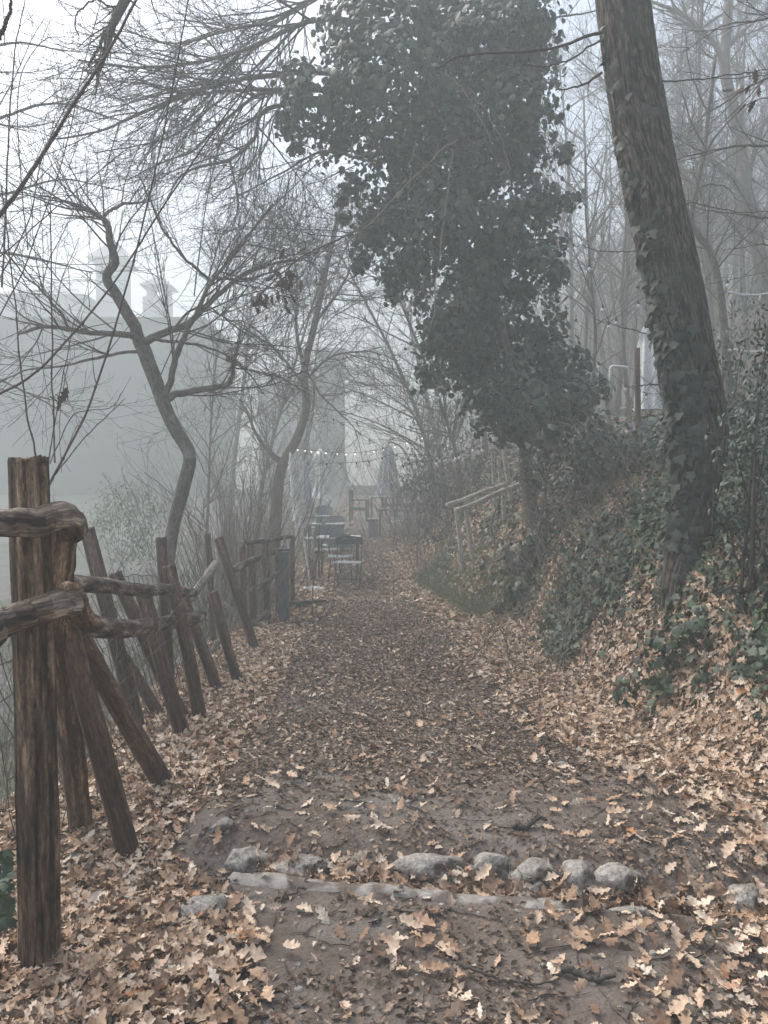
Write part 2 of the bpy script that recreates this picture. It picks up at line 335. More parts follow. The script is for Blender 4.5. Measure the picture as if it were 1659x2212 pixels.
# ------------------------------------------------------------------ tagging
def tag(o, label=None, cat=None, group=None, kind=None):
    if label: o['label'] = label
    if cat: o['category'] = cat
    if group: o['group'] = group
    if kind: o['kind'] = kind
    return o
def thing(name, label, cat, loc=(0, 0, 0), group=None):
    o = bpy.data.objects.new(name, None); COL.objects.link(o); o.location = [float(v) for v in loc]; o.empty_display_size = .1
    return tag(o, label, cat, group)
def children(o): return [c for c in bpy.data.objects if c.parent == o]
def copy_tree(o, parent=None):
    c = o.copy(); COL.objects.link(c)
    if parent is not None: c.parent = parent
    for ch in children(o): copy_tree(ch, c)
    return c

# ------------------------------------------------------------------ ground
xs = np.unique(np.concatenate([np.arange(-1.9, 3.2, .04), -1.9 - np.geomspace(.05, 98.1, 45), 3.2 + np.geomspace(.06, 76.8, 45)]))
ys = np.unique(np.concatenate([np.arange(-6, 1.6, .3), np.arange(1.6, 5.2, .035), np.geomspace(5.2, 130, 150)]))
X, Y = np.meshgrid(xs, ys); Z = ground_z(X, Y)
GV = np.stack([X, Y, Z], -1).reshape(-1, 3); nx, ny = len(xs), len(ys)
ci = (np.arange(ny - 1)[:, None] * nx + np.arange(nx - 1)[None])
quads = np.stack([ci, ci + 1, ci + nx + 1, ci + nx], -1).reshape(-1, 4)
cx_ = ((xs[:-1] + xs[1:]) / 2)[None].repeat(ny - 1, 0).ravel(); cy_ = ((ys[:-1] + ys[1:]) / 2)[:, None].repeat(nx - 1, 1).ravel()
jig = .25 * (fbm(cx_ * 2, cy_ * 2, 31) - .47)
rightedge = np.interp(cy_, TD, TX) - .05 + jig
is_path = (cx_ > -1.45 + jig) & (cx_ < rightedge)
is_yard = (cx_ <= -1.9 + 2 * jig) & ~is_path
is_verge = (~is_path) & (~is_yard) & (cx_ < 0)
for nm, msk, mt in (('dirt_path', is_path, 'dirt'), ('gravel_yard', is_yard, 'gravel'), ('ground', is_verge, 'bank'), ('hillside', ~(is_path | is_yard | is_verge), 'bank')):
    q = quads[msk]; used, inv = np.unique(q, return_inverse=True)
    o = MB().add(GV[used], inv.reshape(-1, 4)).build(nm, M[mt]); tag(o, kind='structure')

# ------------------------------------------------------------------ leaf templates
def oak_leaf(N, a, b, c, wid=.5, seed=0):
    g = np.random.default_rng(seed); t = np.linspace(0, 1, N)
    env = np.sin(np.pi * np.clip(t, 0, 1) ** .85) ** .75 * wid * .5
    lob = .78 + .25 * np.cos(2 * np.pi * (4.0 * t + g.random()))
    wl = env * (lob if N > 6 else 1); wr = env * ((.78 + .25 * np.cos(2 * np.pi * (4.0 * t + g.random()))) if N > 6 else 1)
    wl[0] = wr[0] = .012; wl[-1] = wr[-1] = .006
    zm = a * (t - .5) ** 2 * 4 * .25 + c * np.sin(3 * t)
    x = t - .5
    mid = np.stack([x, 0.02 * np.sin(5 * t), zm], -1)
    le = np.stack([x + .25 * wl, wl, zm + b * wl + (.05 if N < 15 else .03) * g.normal(0, 1, N) * (N > 4)], -1); ri = np.stack([x + .25 * wr, -wr, zm + b * wr + (.05 if N < 15 else .03) * g.normal(0, 1, N) * (N > 4)], -1)
    V = np.concatenate([mid, le, ri]); i = np.arange(N - 1)
    Q = np.concatenate([np.stack([i, i + 1, N + i + 1, N + i], 1), np.stack([i + 1, i, 2 * N + i, 2 * N + i + 1], 1)])
    return V, Q
def ivy_leaf(seed=0, lob=1.0):
    g = np.random.default_rng(seed)
    ang = np.radians([-172, -128, -100, -60, -34, 0, 34, 60, 100, 128, 172]); r = np.array([.32, .5, .36, .55, .38, .78, .38, .55, .36, .5, .32])
    r = r * (.93 + .14 * g.random(11)); r = .46 + (r - .46) * lob
    V = np.stack([r * np.cos(ang) + .1, r * np.sin(ang), -.22 * r ** 2 + .1 * np.abs(np.sin(ang)) * g.normal(.3, .6)], -1)
    V = np.concatenate([[[.02, 0, .06]], V]); i = np.arange(1, 11)
    T = np.stack([np.zeros(10, int), i, i + 1], 1); T = np.concatenate([T, [[0, 11, 1]]])
    return V, T
def lance_leaf(seed=0):
    g = np.random.default_rng(seed); k = g.uniform(.1, .3)
    V = np.array([[-.5, 0, 0], [-.15, .2, k * .4], [-.15, 0, 0], [-.15, -.2, k * .4], [.2, .18, k * .3], [.2, 0, -.02], [.2, -.18, k * .3], [.5, 0, -.12]])
    return V, [np.array([[0, 2, 1], [0, 3, 2], [4, 5, 7], [5, 6, 7]]), np.array([[1, 2, 5, 4], [2, 3, 6, 5]])]
def scatter(mb, temps, pos, nrm, scale, g, az=None):
    K = len(pos)
    if K == 0: return
    n = nrm / (np.linalg.norm(nrm, axis=1, keepdims=True) + 1e-9)
    r = g.normal(0, 1, (K, 3)) if az is None else az
    t = r - n * (r * n).sum(1, keepdims=True); t /= np.linalg.norm(t, axis=1, keepdims=True) + 1e-9; b = np.cross(n, t)
    which = g.integers(0, len(temps), K)
    for k, (V, Q) in enumerate(temps):
        s = which == k; m = s.sum()
        if not m: continue
        W = pos[s][:, None] + scale[s][:, None, None] * (V[None, :, 0:1] * t[s][:, None] + V[None, :, 1:2] * b[s][:, None] + V[None, :, 2:3] * n[s][:, None])
        off = (np.arange(m) * len(V))[:, None, None]
        Fs = [(q[None] + off).reshape(-1, q.shape[1]) for q in (Q if isinstance(Q, list) else [Q])]
        mb.add(W.reshape(-1, 3), Fs)
gl = np.random.default_rng(5)
OAK = [oak_leaf(20, gl.uniform(-.3, .9), gl.uniform(-.3, .7), gl.uniform(-.05, .12), gl.uniform(.42, .62), k) for k in range(12)]
OAKM = [oak_leaf(7, gl.uniform(-.3, .9), gl.uniform(-.3, .7), gl.uniform(-.05, .1), gl.uniform(.42, .62), k + 40) for k in range(6)]
OAKL = [oak_leaf(4, gl.uniform(-.2, .8), gl.uniform(-.2, .7), 0, gl.uniform(.5, .7), k + 70) for k in range(6)]
IVY = [ivy_leaf(k, 1.0) for k in range(6)]
IVYR = [ivy_leaf(k + 20, .45) for k in range(6)]
LANCE = [lance_leaf(k) for k in range(4)]

# ------------------------------------------------------------------ leaf litter (uncountable)
def litter_field(x0, x1, y0, y1, n, dens, g):
    x = g.uniform(x0, x1, n); y = y0 + (y1 - y0) * g.random(n); k = g.random(n) < dens(x, y)
    return x[k], y[k]
def lay(mb, temps, x, y, size, tilt, g, lift=(0, .03)):
    n = gnormal(x, y); n = n + g.normal(0, 1, n.shape) * tilt[:, None] if np.ndim(tilt) else n + g.normal(0, 1, n.shape) * tilt
    n[:, 2] = np.abs(n[:, 2]) + .05
    z = ground_z(x, y) + g.uniform(lift[0], lift[1], len(x))
    scatter(mb, temps, np.stack([x, y, z], -1), n, size, g)
def big_density(x, y):
    left = 1 - smooth(-1.12, -.78, x + .35 * (fbm(x * 2, y * 2, 71) - .47) - .38 * smooth(3.3, 2.6, y))
    left = left * np.where(x < -1.5, .55, 1)
    rt = toe(y) - .38 + .30 * smooth(3.2, 2.2, y)
    right = smooth(-.35, .45, x - rt + .7 * (fbm(x * 1.5, y * 1.5, 73) - .47))
    u = x - toe(y)
    right = right * (1 - .5 * smooth(.2, .6, u) * smooth(.44, .52, fbm(x * 1.2, y * 1.2, 77)))
    ch = np.exp(-((y - chan_y(x) - .01) / .055) ** 2) * smooth(-.7, -.3, x) * 1.0
    near = .035 + .30 * smooth(.45, 1.5, x) * (y < 2.95)
    bare = 1 - .93 * np.exp(-((y - 3.55) / .30) ** 2) * smooth(-1.0, -.6, x) * (1 - smooth(.9, 1.9, x))
    lip = 1 - .97 * np.exp(-((y - chan_y(x) + .085) / .055) ** 2) * smooth(-.85, -.6, x) * (1 - smooth(1.0, 1.4, x))
    return np.clip(np.maximum(np.maximum(left, right) * bare, np.maximum(ch, near * (y < 4.2) * .6 + .012)) * lip * (1 - smooth(19, 23, y) * .93), 0, 1)
g = np.random.default_rng(101)
mb = MB()
x, y = litter_field(-2.0, 3.4, 1.7, 5.2, 62000, big_density, g)
lay(mb, OAK, x, y, g.uniform(.03, .098, len(x)) * (1 + .1 * (y < 2.9)), .42, g, (.002, .035))
x = g.uniform(-.55, 1.9, 760); y = chan_y(x) + g.normal(.008, .036, 760)
lay(mb, OAK, x, y, g.uniform(.05, .10, 760), .9, g, (.0, .06))
x, y = litter_field(-1.9, 4.0, 5.2, 9.0, 60000, big_density, g)
lay(mb, OAKM, x, y, g.uniform(.035, .08, len(x)), .45, g, (.002, .03))
x, y = litter_field(-1.8, 5.5, 9.0, 17, 60000, big_density, g)
lay(mb, OAKL, x, y, g.uniform(.05, .11, len(x)), .5, g, (.002, .03))
x, y = litter_field(-1.8, 7, 17, 32, 30000, big_density, g)
lay(mb, OAKL, x, y, g.uniform(.08, .14, len(x)), .4, g)
x, y = litter_field(-1.1, 1.3, 4.1, 12.5, 5500, lambda x, y: (1 - smooth(0, .5, x - toe(y))) * .8, g)
lay(mb, OAKM, x, y, g.uniform(.02, .05, len(x)), .35, g, (.004, .015))
tag(mb.build('fallen_leaves', M['litter']), kind='stuff')
def mulch_density(x, y):
    lr = smooth(-1.3, -1.0, x) * (1 - smooth(0, .5, x - toe(y)))
    bare = 1 - .90 * np.exp(-((y - 3.52) / .33) ** 2)
    near = np.where(y < 3.05, .55 * smooth(.30, .62, fbm(x * 3, y * 3, 90)), 1.0)
    lip = 1 - .95 * np.exp(-((y - chan_y(x) + .085) / .055) ** 2)
    return lip * lr * bare * near * (1 - .9 * smooth(20, 23, y)) * (.35 + .9 * fbm(x * 1.5, y * 1.5, 91))
mb = MB()
x, y = litter_field(-1.3, 2.0, 1.8, 6.0, 60000, mulch_density, g)
lay(mb, OAKM[:3] + OAKL[:3], x, y, g.uniform(.010, .038, len(x)), .4, g, (.001, .012))
x, y = litter_field(-1.3, 1.8, 6.0, 11.0, 60000, mulch_density, g)
lay(mb, OAKL, x, y, g.uniform(.015, .045, len(x)), .4, g, (.001, .012))
x, y = litter_field(-1.3, 1.3, 11.0, 24.0, 30000, mulch_density, g)
lay(mb, OAKL, x, y, g.uniform(.03, .07, len(x)), .3, g, (.001, .012))
tag(mb.build('leaf_mulch', M['mulch']), kind='stuff')
# pebbles and crumbs pressed into the earth
mb = MB(); n = 2600
ICO = None
def rock_geo(seed, sub=2, rough=.25):
    bm_ = rock_cache.get(sub)
    V = bm_[0].copy(); g_ = np.random.default_rng(seed)
    nz = 0
    for k in range(3):
        d_ = g_.normal(0, 1, (1, 3)) * (1.2 + k); ph = g_.random() * 6
        nz = nz + np.sin((V * d_).sum(1) * 1.6 + ph) / (1 + k)
    for k in range(5):                              # planed faces
        d_ = g_.normal(0, 1, 3); d_ /= np.linalg.norm(d_); h = g_.uniform(.62, .86); s_ = V @ d_
        V = V - np.maximum(s_ - h, 0)[:, None] * d_[None] * .85
    V = V * (1 + rough * .3 * nz)[:, None]
    if sub > 2: V = V * (1 + .16 * (fbm(V[:, 0] * 3 + seed, V[:, 1] * 3 + V[:, 2] * 2.2, seed, 4) - .47))[:, None]
    return V, bm_[1]
import bmesh
rock_cache = {}
for sub in (1, 2, 4):
    bm = bmesh.new(); bmesh.ops.create_icosphere(bm, subdivisions=sub, radius=1); bm.verts.index_update()
    rock_cache[sub] = (np.array([v.co[:] for v in bm.verts]), np.array([[v.index for v in f.verts] for f in bm.faces])); bm.free()
x = g.uniform(-1.0, 1.9, n); y = 1.8 + 6 * g.random(n) ** 1.6  # pressed in
z = ground_z(x, y); s_ = .004 + .016 * g.random(n) ** 3
temps = [rock_geo(k, 1) for k in range(6)]
scatter(mb, [(V * np.array([1, .8, .6]), Q) for V, Q in temps], np.stack([x, y, z], -1), np.tile([[0, 0, 1.0]], (n, 1)), s_, g)
tag(mb.build('pebbles', M['stone'], flat=False), kind='stuff')
# fine twig litter
mb = MB(); n = 700
x = g.uniform(-1.1, 2.0, n); y = 1.9 + 4.5 * g.random(n) ** 1.3; a = g.uniform(0, np.pi, n); L = g.uniform(.04, .2, n)
t = np.linspace(-.5, .5, 5)
px = x[:, None] + np.cos(a)[:, None] * L[:, None] * t + g.normal(0, .006, (n, 5)); py = y[:, None] + np.sin(a)[:, None] * L[:, None] * t + g.normal(0, .006, (n, 5))
pz = ground_z(px, py) + .006
batch_tubes(mb, np.stack([px, py, pz], -1), np.repeat(g.uniform(.001, .0032, n)[:, None], 5, 1), 4)
tag(mb.build('twig_litter', M['twig']), kind='stuff')

# ------------------------------------------------------------------ stones of the drain, sticks
def stone(px, py, wpx, hpx, depth, label, seed, sink=.35, rz=0.0, mat='stone', name='stone', group='stones edging the drain'):
    p = G(px, py); s = F / p[1]; w_ = wpx / s / 2 * (1.1 if group.startswith('stones') else 1); h_ = hpx / s * .88
    V, Q = rock_geo(seed, 4, .3)
    V = V * np.array([w_, depth / 2, h_ * .62]); c, sn = math.cos(rz), math.sin(rz)
    V = V @ np.array([[c, sn, 0], [-sn, c, 0], [0, 0, 1]])
    o = MB().add(V, Q).build(name, M[mat]); o.location = (p[0], p[1], p[2] + h_ * (.33 - sink)); return tag(o, label, 'stone', group)
stone(536, 1868, 86, 60, .13, 'squarish pale stone at the left end of the drain row', 3, .3, .1)
stone(655, 1872, 120, 40, .16, 'flat brown-grey stone sunk in the earth next to the squarish one', 8, .5)
stone(935, 1876, 160, 52, .15, 'long low pale stone, the widest in the drain row', 12, .35, -.05)
stone(1066, 1876, 82, 56, .12, 'rounded stone touching the right end of the widest drain stone', 15, .3, .2)
stone(1150, 1890, 98, 58, .13, 'broad stone with leaves piled against it, middle of the drain row', 21, .3)
stone(1247, 1896, 80, 66, .13, 'tall rounded grey stone sticking up among the leaves', 27, .3, -.2)
stone(1340, 1900, 112, 54, .14, 'oval grey stone half covered by a curled leaf', 30, .35)
stone(1612, 1945, 92, 50, .12, 'small stone lying alone near the right edge of the path', 33, .35, .3)
stone(448, 1975, 110, 80, .16, 'brown leaning rock among leaves below the drain, by the near post', 41, .35, .5)
stone(478, 1790, 56, 34, .09, 'small angular stone on bare earth above the drain', 44, .3)
stone(1160, 1940, 44, 60, .06, 'dark upright shard of stone standing in the leaf drift', 48, .25, .6)
stone(930, 1632, 34, 16, .07, 'flat pale pebble in the middle of the leafy path', 50, .3, 0, 'stone', 'stone', 'loose stones on the path')
stone(1215, 1655, 30, 16, .06, 'small pale stone on the right half of the path', 52, .3, 0, 'stone', 'stone', 'loose stones on the path')
stone(640, 1905, 50, 26, .08, 'little stone on the lip of the concrete edge', 56, .4)
# concrete lip of the drain
lx = np.linspace(-.70, .84, 80); ly = chan_y(lx) - .078 + .05 * (fbm(lx * 2.2, 0 * lx, 7) - .47)
pth = np.stack([lx, ly, ground_z(lx, ly - .045) + .001 + .030 * (fbm(lx * 4.5, 0 * lx + 3, 17) - .47)], 1)
mb = MB(); n = len(pth); V = []
for k, p in enumerate(pth):
    f = 1 + 1.0 * (vnoise(k * .23, 1.5, 4) - .5); e = min(1, k / 5 + .2, (n - 1 - k) / 5 + .2)
    for (dy, dz) in ((-.062, -.03), (-.042, .004), (-.01, .013), (.026, .010), (.042, -.07)): V.append((p[0], p[1] + dy * f * e, p[2] + dz * e + .010 * (vnoise(k * .45, dy * 30, 9) - .5) - .02 * (e < .9)))
i = np.arange(n - 1)[:, None] * 5; j = np.arange(4)[None]
mb.add(np.array(V), np.stack([i + j, i + j + 5, i + j + 6, i + j + 1], -1).reshape(-1, 4))
tag(mb.build('concrete_kerb', M['concrete']), 'worn pale concrete lip along the near side of the leaf drain', 'kerb')
flat = stone(1372, 1972, 100, 26, .07, 'long flat pale stone at the end of the concrete lip', 60, .3, -.1)
def stick(pts, r, label, seed, mat='twig', lift=.01, name='stick'):
    q = np.array([G(x, y) for x, y in pts]); q[:, 2] += r + lift; pth = spline(q, 24, .02, seed)
    mb = MB(); mb.tube(pth, r * np.linspace(1, .55, 24), 8, True, .35, seed)
    for k in (8, 15):
        d = pth[k + 2] - pth[k]; d = d * 1.3 + np.array((-d[1], d[0], .02)) * (.6 if seed % 2 else -.6); mb.tube(np.array([pth[k], pth[k] + d, pth[k] + d * 1.8 + np.array((0, .02, 0))]), r * np.array([.5, .4, .25]), 5, True)
    return tag(mb.build(name, M[mat]), label, 'stick', 'sticks lying on the path')
stick([(800, 2205), (880, 2180), (925, 2140), (945, 2100)][::-1] if 0 else [(385, 2208), (440, 2190), (480, 2160), (500, 2130)], .007, 'crooked dark stick at the bottom edge among leaves', 1)
stick([(595, 1955), (630, 1940), (662, 1928)], .006, 'short dark stick on bare earth under the concrete lip', 2)
stick([(1105, 1795), (1140, 1790), (1180, 1782)], .014, 'stubby broken branch on the earth above the drain', 3)
stick([(990, 2095), (1060, 2118), (1120, 2125), (1200, 2128)], .006, 'long thin stick in the middle foreground', 4)
stick([(1215, 2108), (1270, 2118), (1330, 2122)], .013, 'thick piece of dark bark branch on the right foreground', 5)
stick([(1065, 1945), (1120, 1950), (1160, 1958)], .006, 'stick poking out of the leaf drift over the drain', 6, lift=.03)
stick([(1450, 1820), (1530, 1815), (1600, 1830)], .005, 'thin stick in leaves beyond the lone right stone', 7)
stick([(520, 1760), (470, 1790), (430, 1815)], .005, 'thin twig by the small angular stone', 8)

# ------------------------------------------------------------------ rustic fence
def post_mesh(top, base, wpx, d, mb, seed, d2=None, sides=26, n=60, wob=.16, crack=0, sink=.12, wtop=None):
    a = P(*top, d2 or d); b = P(*base, d); ax = (b - a) / np.linalg.norm(b - a); b = b + ax * sink
    wpx = wpx * (.80 if d > 2.6 else 1); r = wpx / (F / d) / 2; rt = (wtop or wpx * .94) / (F / (d2 or d)) / 2
    pth = spline([a, (a + b) / 2 + np.array((.008 * math.sin(seed), 0, 0)), b], n)
    V, Fs, A = tube_geo(pth, np.linspace(rt, r, n), sides, True, wob, seed)
    if crack:                                     # drying cracks: radial grooves down the post
        gg = np.random.default_rng(seed); N = n * sides; Vr = V[:N].reshape(n, sides, 3); th = np.linspace(0, 2 * np.pi, sides, endpoint=False)
        for k in range(crack):
            c = gg.uniform(0, 2 * np.pi); wd = gg.uniform(.04, .10); dp = gg.uniform(.12, .38)
            cc = c + .12 * np.sin(np.linspace(0, 5, n) + k) + .05 * gg.normal(0, 1, n).cumsum() / 6
            dl = np.angle(np.exp(1j * (th[None] - cc[:, None]))); gr = 1 - dp * np.exp(-(dl / wd) ** 2) * smooth(0, .2, np.linspace(1, .1, n))[:, None]
            Vr[:] = pth[:, None] + (Vr - pth[:, None]) * gr[..., None]
        V[:N] = Vr.reshape(-1, 3)
        V[:sides, 2] += gg.normal(0, .006, sides)
    mb.add(V, Fs, A); return a, b
def fence_part(parent, name, mat, fn):
    m_ = MB(); fn(m_); return m_.build(name, M[mat], parent, True)
# near bay: the big split post with its two rails and props
fn1 = thing('rustic_fence', 'near fence bay of a big split post, two bark rails and leaning props', 'fence', G(75, 2108))
fence_part(fn1, 'post', 'postbig', lambda m: post_mesh((60, 993), (84, 2112), 88, 2.52, m, 2, sides=140, n=200, wob=.16, crack=11, wtop=82))
def rail(m, pts, wpx, d, seed, wob=.3, sides=28, n=70, endr=(1, .9)):
    q = [P(x, y, dd) for x, y, dd in pts]; pth = spline(q, n, .012, seed)
    r = wpx / (F / d) / 2; rr = r * np.linspace(endr[0], endr[1], n); rr[-4:] *= np.array([.98, .93, .85, .7])
    m.tube(pth, rr, sides, True, wob, seed)
fence_part(fn1, 'rail', 'rail', lambda m: rail(m, [(-620, 1090, 2.1), (-330, 1120, 2.2), (-70, 1112, 2.32), (20, 1118, 2.36), (90, 1122, 2.42), (140, 1112, 2.5), (160, 1150, 2.62)], 64, 2.42, 5, .32, 40, 90, (.85, .98)))
fence_part(fn1, 'rail', 'rail', lambda m: rail(m, [(-620, 1400, 2.05), (-330, 1420, 2.15), (-70, 1390, 2.25), (0, 1348, 2.3), (60, 1325, 2.36), (120, 1305, 2.42), (168, 1300, 2.5)], 62, 2.38, 9, .35, 40, 90, (.95, 1.0)))
fence_part(fn1, 'post', 'postbig', lambda m: rail(m, [(140, 1125, 2.75), (128, 1200, 2.8), (122, 1260, 2.85), (118, 1330, 2.95), (130, 1400, 3.05), (155, 1600, 3.3), (180, 1800, 3.55), (186, 1860, 3.6)], 62, 2.9, 14, .3, 34, 90, (1.15, .9)))
fence_part(fn1, 'prop', 'post', lambda m: post_mesh((140, 1318), (282, 1852), 64, 3.3, m, 17, 3.0, 40, 80, .16, 3))
fence_part(fn1, 'prop', 'post', lambda m: post_mesh((165, 1360), (352, 1690), 58, 4.05, m, 23, 3.2, 36, 80, .16, 3))
fence_part(fn1, 'rail_stub', 'postbig', lambda m: rail(m, [(150, 1288, 2.6), (175, 1330, 2.75), (205, 1352, 2.9)], 60, 2.7, 31, .35, 26, 30, (1, .7)))
# middle bay: leaning posts, two rails, wire mesh
fn2 = thing('rustic_fence', 'middle fence bay of leaning split posts with wire netting', 'fence', G(400, 1600))
for (t_, b_2, wd, d_, sd_, ck) in (((188, 1142), (305, 1600), 42, 5.0, 41, 2), ((248, 1238), (408, 1575), 38, 5.2, 42, 2), ((305, 1266), (402, 1612), 44, 4.8, 43, 4),
                              ((348, 1162), (372, 1570), 30, 5.6, 44, 3), ((365, 1222), (434, 1564), 37, 5.2, 45, 3), ((396, 1290), (470, 1498), 31, 6.0, 46, 2)):
    fence_part(fn2, 'post', 'post', lambda m: post_mesh(t_, b_2, wd, d_, m, sd_, None, 30, 70, .16, ck))
fence_part(fn2, 'rail', 'railbrown', lambda m: rail(m, [(140, 1258, 3.4), (220, 1264, 4.0), (300, 1272, 4.6), (370, 1276, 5.2), (420, 1282, 5.9)], 30, 4.7, 51, .15, 22, 60))
fence_part(fn2, 'rail', 'railbrown', lambda m: rail(m, [(190, 1350, 3.4), (260, 1362, 4.0), (330, 1352, 4.8), (400, 1342, 5.4), (438, 1328, 5.9)], 37, 4.6, 55, .17, 24, 60))
fence_part(fn2, 'brace', 'post', lambda m: post_mesh((268, 1420), (350, 1560), 32, 5.4, m, 58, None, 20, 40, .15, 1))
gw = np.random.default_rng(8)
def netting(m):
    """square wire netting hanging slackly on the far side of the posts"""
    ny_, nz_ = 46, 8; D = np.linspace(3.1, 7.2, ny_)
    xx = -1.42 + .04 * np.sin(D * 2.1) ; base = ground_z(xx, D)
    def pt(i, h): return np.stack([xx[i] - .30 * h + .02 * np.sin(9 * h + D[i] * 3), D[i] + .03 * np.sin(7 * h + D[i] * 5), base[i] + h * (.92 + .06 * np.sin(D[i] * 2.7)) * .95], -1)
    H = np.array([.05, .18, .31, .45, .6, .76, .92, 1.05])
    for h in H:
        i = np.arange(ny_); p = pt(i, np.full(ny_, h)); p[:, 2] += gw.normal(0, .006, ny_); m.tube(p, .0026, 4, False)
    for i in range(ny_):
        p = pt(np.full(len(H), i), H); p[:, 1] += gw.normal(0, .008, len(H)); m.tube(p, .0022, 4, False)
fence_part(fn2, 'wire_netting', 'wire', netting)
def strand(m):
    q = [P(95, 1570, 2.9), P(180, 1620, 3.1), P(260, 1600, 3.6), P(360, 1520, 4.6), P(420, 1400, 5.2), P(520, 1390, 7)]
    m.tube(spline(q, 60, .03, 5), .0022, 5, False); q = [P(330, 1345, 4.8), P(370, 1330, 4.9), P(400, 1310, 5.2)]; m.tube(spline(q, 20), .0022, 5, False)
fence_part(fn2, 'wire_strand', 'wire', strand)
# loose stakes
def stake(top, base, wd, d_, seed, label, mat='post', d2=None):
    p = G(*base); m = MB(); post_mesh(top, base, wd, d_, m, seed, d2, 26, 60, .15, 2)
    return tag(m.build('wooden_stake', M[mat], None, True), label, 'stake', 'loose stakes beside the fence')
stake((460, 1278), (516, 1480), 29, 6.25, 61, 'short dark stake leaning alone, third from the end of the leaning row')
stake((472, 1162), (552, 1402), 26, 7.6, 62, 'tall leaning stake that ends the leaning row, its foot hazy grey')
stake((449, 1152), (462, 1400), 16, 8.2, 63, 'thin upright stake behind the tall leaning one')
m = MB(); rail(m, [(468, 1218, 7.2), (440, 1255, 7.0), (412, 1296, 6.8)], 19, 7, 65, .25, 18, 40)
tag(m.build('log', M['palelog'], None, True), 'pale log propped at a slant against the fence stakes', 'log')
m = MB(); rail(m, [(478, 1300, 7.4), (505, 1340, 7.4), (445, 1420, 7.3)], 14, 7.4, 66, .25, 14, 30)
tag(m.build('branch', M['palelog'], None, True), 'bent pale branch stuck in the fence behind the short dark stake', 'branch')
# far bay
fn3 = thing('rustic_fence', 'far fence bay of upright dark posts and thin slanting rails', 'fence', G(575, 1335))
for (t_, b_2, wd, d_, sd_) in (((540, 1168), (546, 1340), 22, 8.9, 71), ((572, 1172), (578, 1335), 20, 9.3, 72), ((600, 1160), (602, 1330), 16, 9.8, 73), ((523, 1180), (530, 1350), 18, 8.6, 74), ((632, 1160), (632, 1310), 14, 10.6, 75)):
    fence_part(fn3, 'post', 'post', lambda m: post_mesh(t_, b_2, wd, d_, m, sd_, None, 18, 40, .15, 1))
for (pp, wd, sd_) in (([(503, 1232, 8.2), (545, 1210, 8.8), (612, 1184, 10)], 15, 81), ([(545, 1275, 8.7), (575, 1258, 9.2), (600, 1238, 9.8)], 14, 82), ([(545, 1348, 8.7), (580, 1322, 9.3)], 12, 83), ([(528, 1170, 8.6), (580, 1166, 9.4), (634, 1158, 10.6)], 12, 84)):
    fence_part(fn3, 'rail', 'railbrown', lambda m: rail(m, pp, wd, 9, sd_, .25, 14, 40))
# grey box post and plank
p = G(614, 1345); s_ = F / p[1]
t = thing('grey_post', 'slate grey square post at the end of the far fence bay', 'post', p)
MB().box((p[0], p[1], p[2] + .42), (.115, .115, .88)).build('post', M['steel'], t, flat=True)
MB().box((p[0], p[1], p[2] + .89), (.13, .13, .03)).build('cap', M['steel'], t, flat=True)
a, b = P(632, 1303, 10.2), P(696, 1298, 11.0)
t = thing('plank', 'low dark plank on short feet beside the grey post', 'plank', (a + b) / 2)
MB().bar(a, b, .14, .045).build('board', M['black'], t, flat=True)
for q in (.2, .8):
    c = a + (b - a) * q; zg = gz(c[0], c[1]); MB().box((c[0], c[1], (zg + c[2]) / 2 - .02), (.06, .1, max(c[2] - zg, .05))).build('foot', M['black'], t, flat=True)

# ------------------------------------------------------------------ trees
def tree(name, label, cat, heroes, levels, group=None, seed=0, bark='barktree', twig='twig', wob=.15, crown=True, sides=14, trunkname='trunk', only_first=True):
    """heroes: list of (points, r0, r1); first one is the trunk. levels: spawn() settings from thick to thin"""
    g_ = np.random.default_rng(seed)
    t = thing(name, label, cat, heroes[0][0][0], group)
    paths = []; rads = []
    for k, (pts, r0, r1) in enumerate(heroes):
        n = 36; pth = spline(pts, n, .03 if k else .01, seed + k); rd = r0 + (r1 - r0) * np.linspace(0, 1, n) ** .9
        m = MB(); m.tube(pth, rd, sides if k == 0 else max(6, sides - 5), True, wob, seed + k); m.build(trunkname if k == 0 else 'limb', M[bark], t, True)
        paths.append(pth); rads.append(rd)
    pp, pr = np.stack(paths), np.stack(rads); mb_ = MB()
    for lv in levels:
        skip = lv.pop('skip_trunk', False)
        src, sr = (pp[1:], pr[1:]) if skip and len(pp) > 1 else (pp, pr)
        sd_ = lv.pop('sides', 4); c, r = spawn(src, sr, g=g_, **lv); batch_tubes(mb_, c, r, sd_); pp, pr = c, r
    if crown and mb_.n: mb_.build('crown', M[twig], t)
    return t
def L1(count=2.5, l=(.5, 1.4), ang=(.4, 1.1), jit=.06, bias=(0, 0, .03), n=9, rf=.5, rmin=.004, rcap=.03, sides=5, **k):
    return dict(count=count, lrange=l, arange_=ang, jit=jit, bias=bias, npts=n, rf=rf, rmin=rmin, rcap=rcap, sides=sides, **k)
def L2(count=6, l=(.25, .8), ang=(.35, 1.1), jit=.07, bias=(0, 0, .02), n=6, rf=.55, rmin=.0022, rcap=.008, sides=4, **k):
    return dict(count=count, lrange=l, arange_=ang, jit=jit, bias=bias, npts=n, rf=rf, rmin=rmin, rcap=rcap, sides=sides, **k)
def L3(count=9, l=(.08, .3), ang=(.4, 1.1), jit=.09, bias=(0, 0, .02), n=4, rf=.6, rmin=.0014, rcap=.004, sides=3, **k):
    return dict(count=count, lrange=l, arange_=ang, jit=jit, bias=bias, npts=n, rf=rf, rmin=rmin, rcap=rcap, sides=sides, **k)
def HP(pts, d0, d1=None):
    d1 = d0 if d1 is None else d1; n = len(pts); return [P(x, y, d0 + (d1 - d0) * i / (n - 1)) for i, (x, y) in enumerate(pts)]

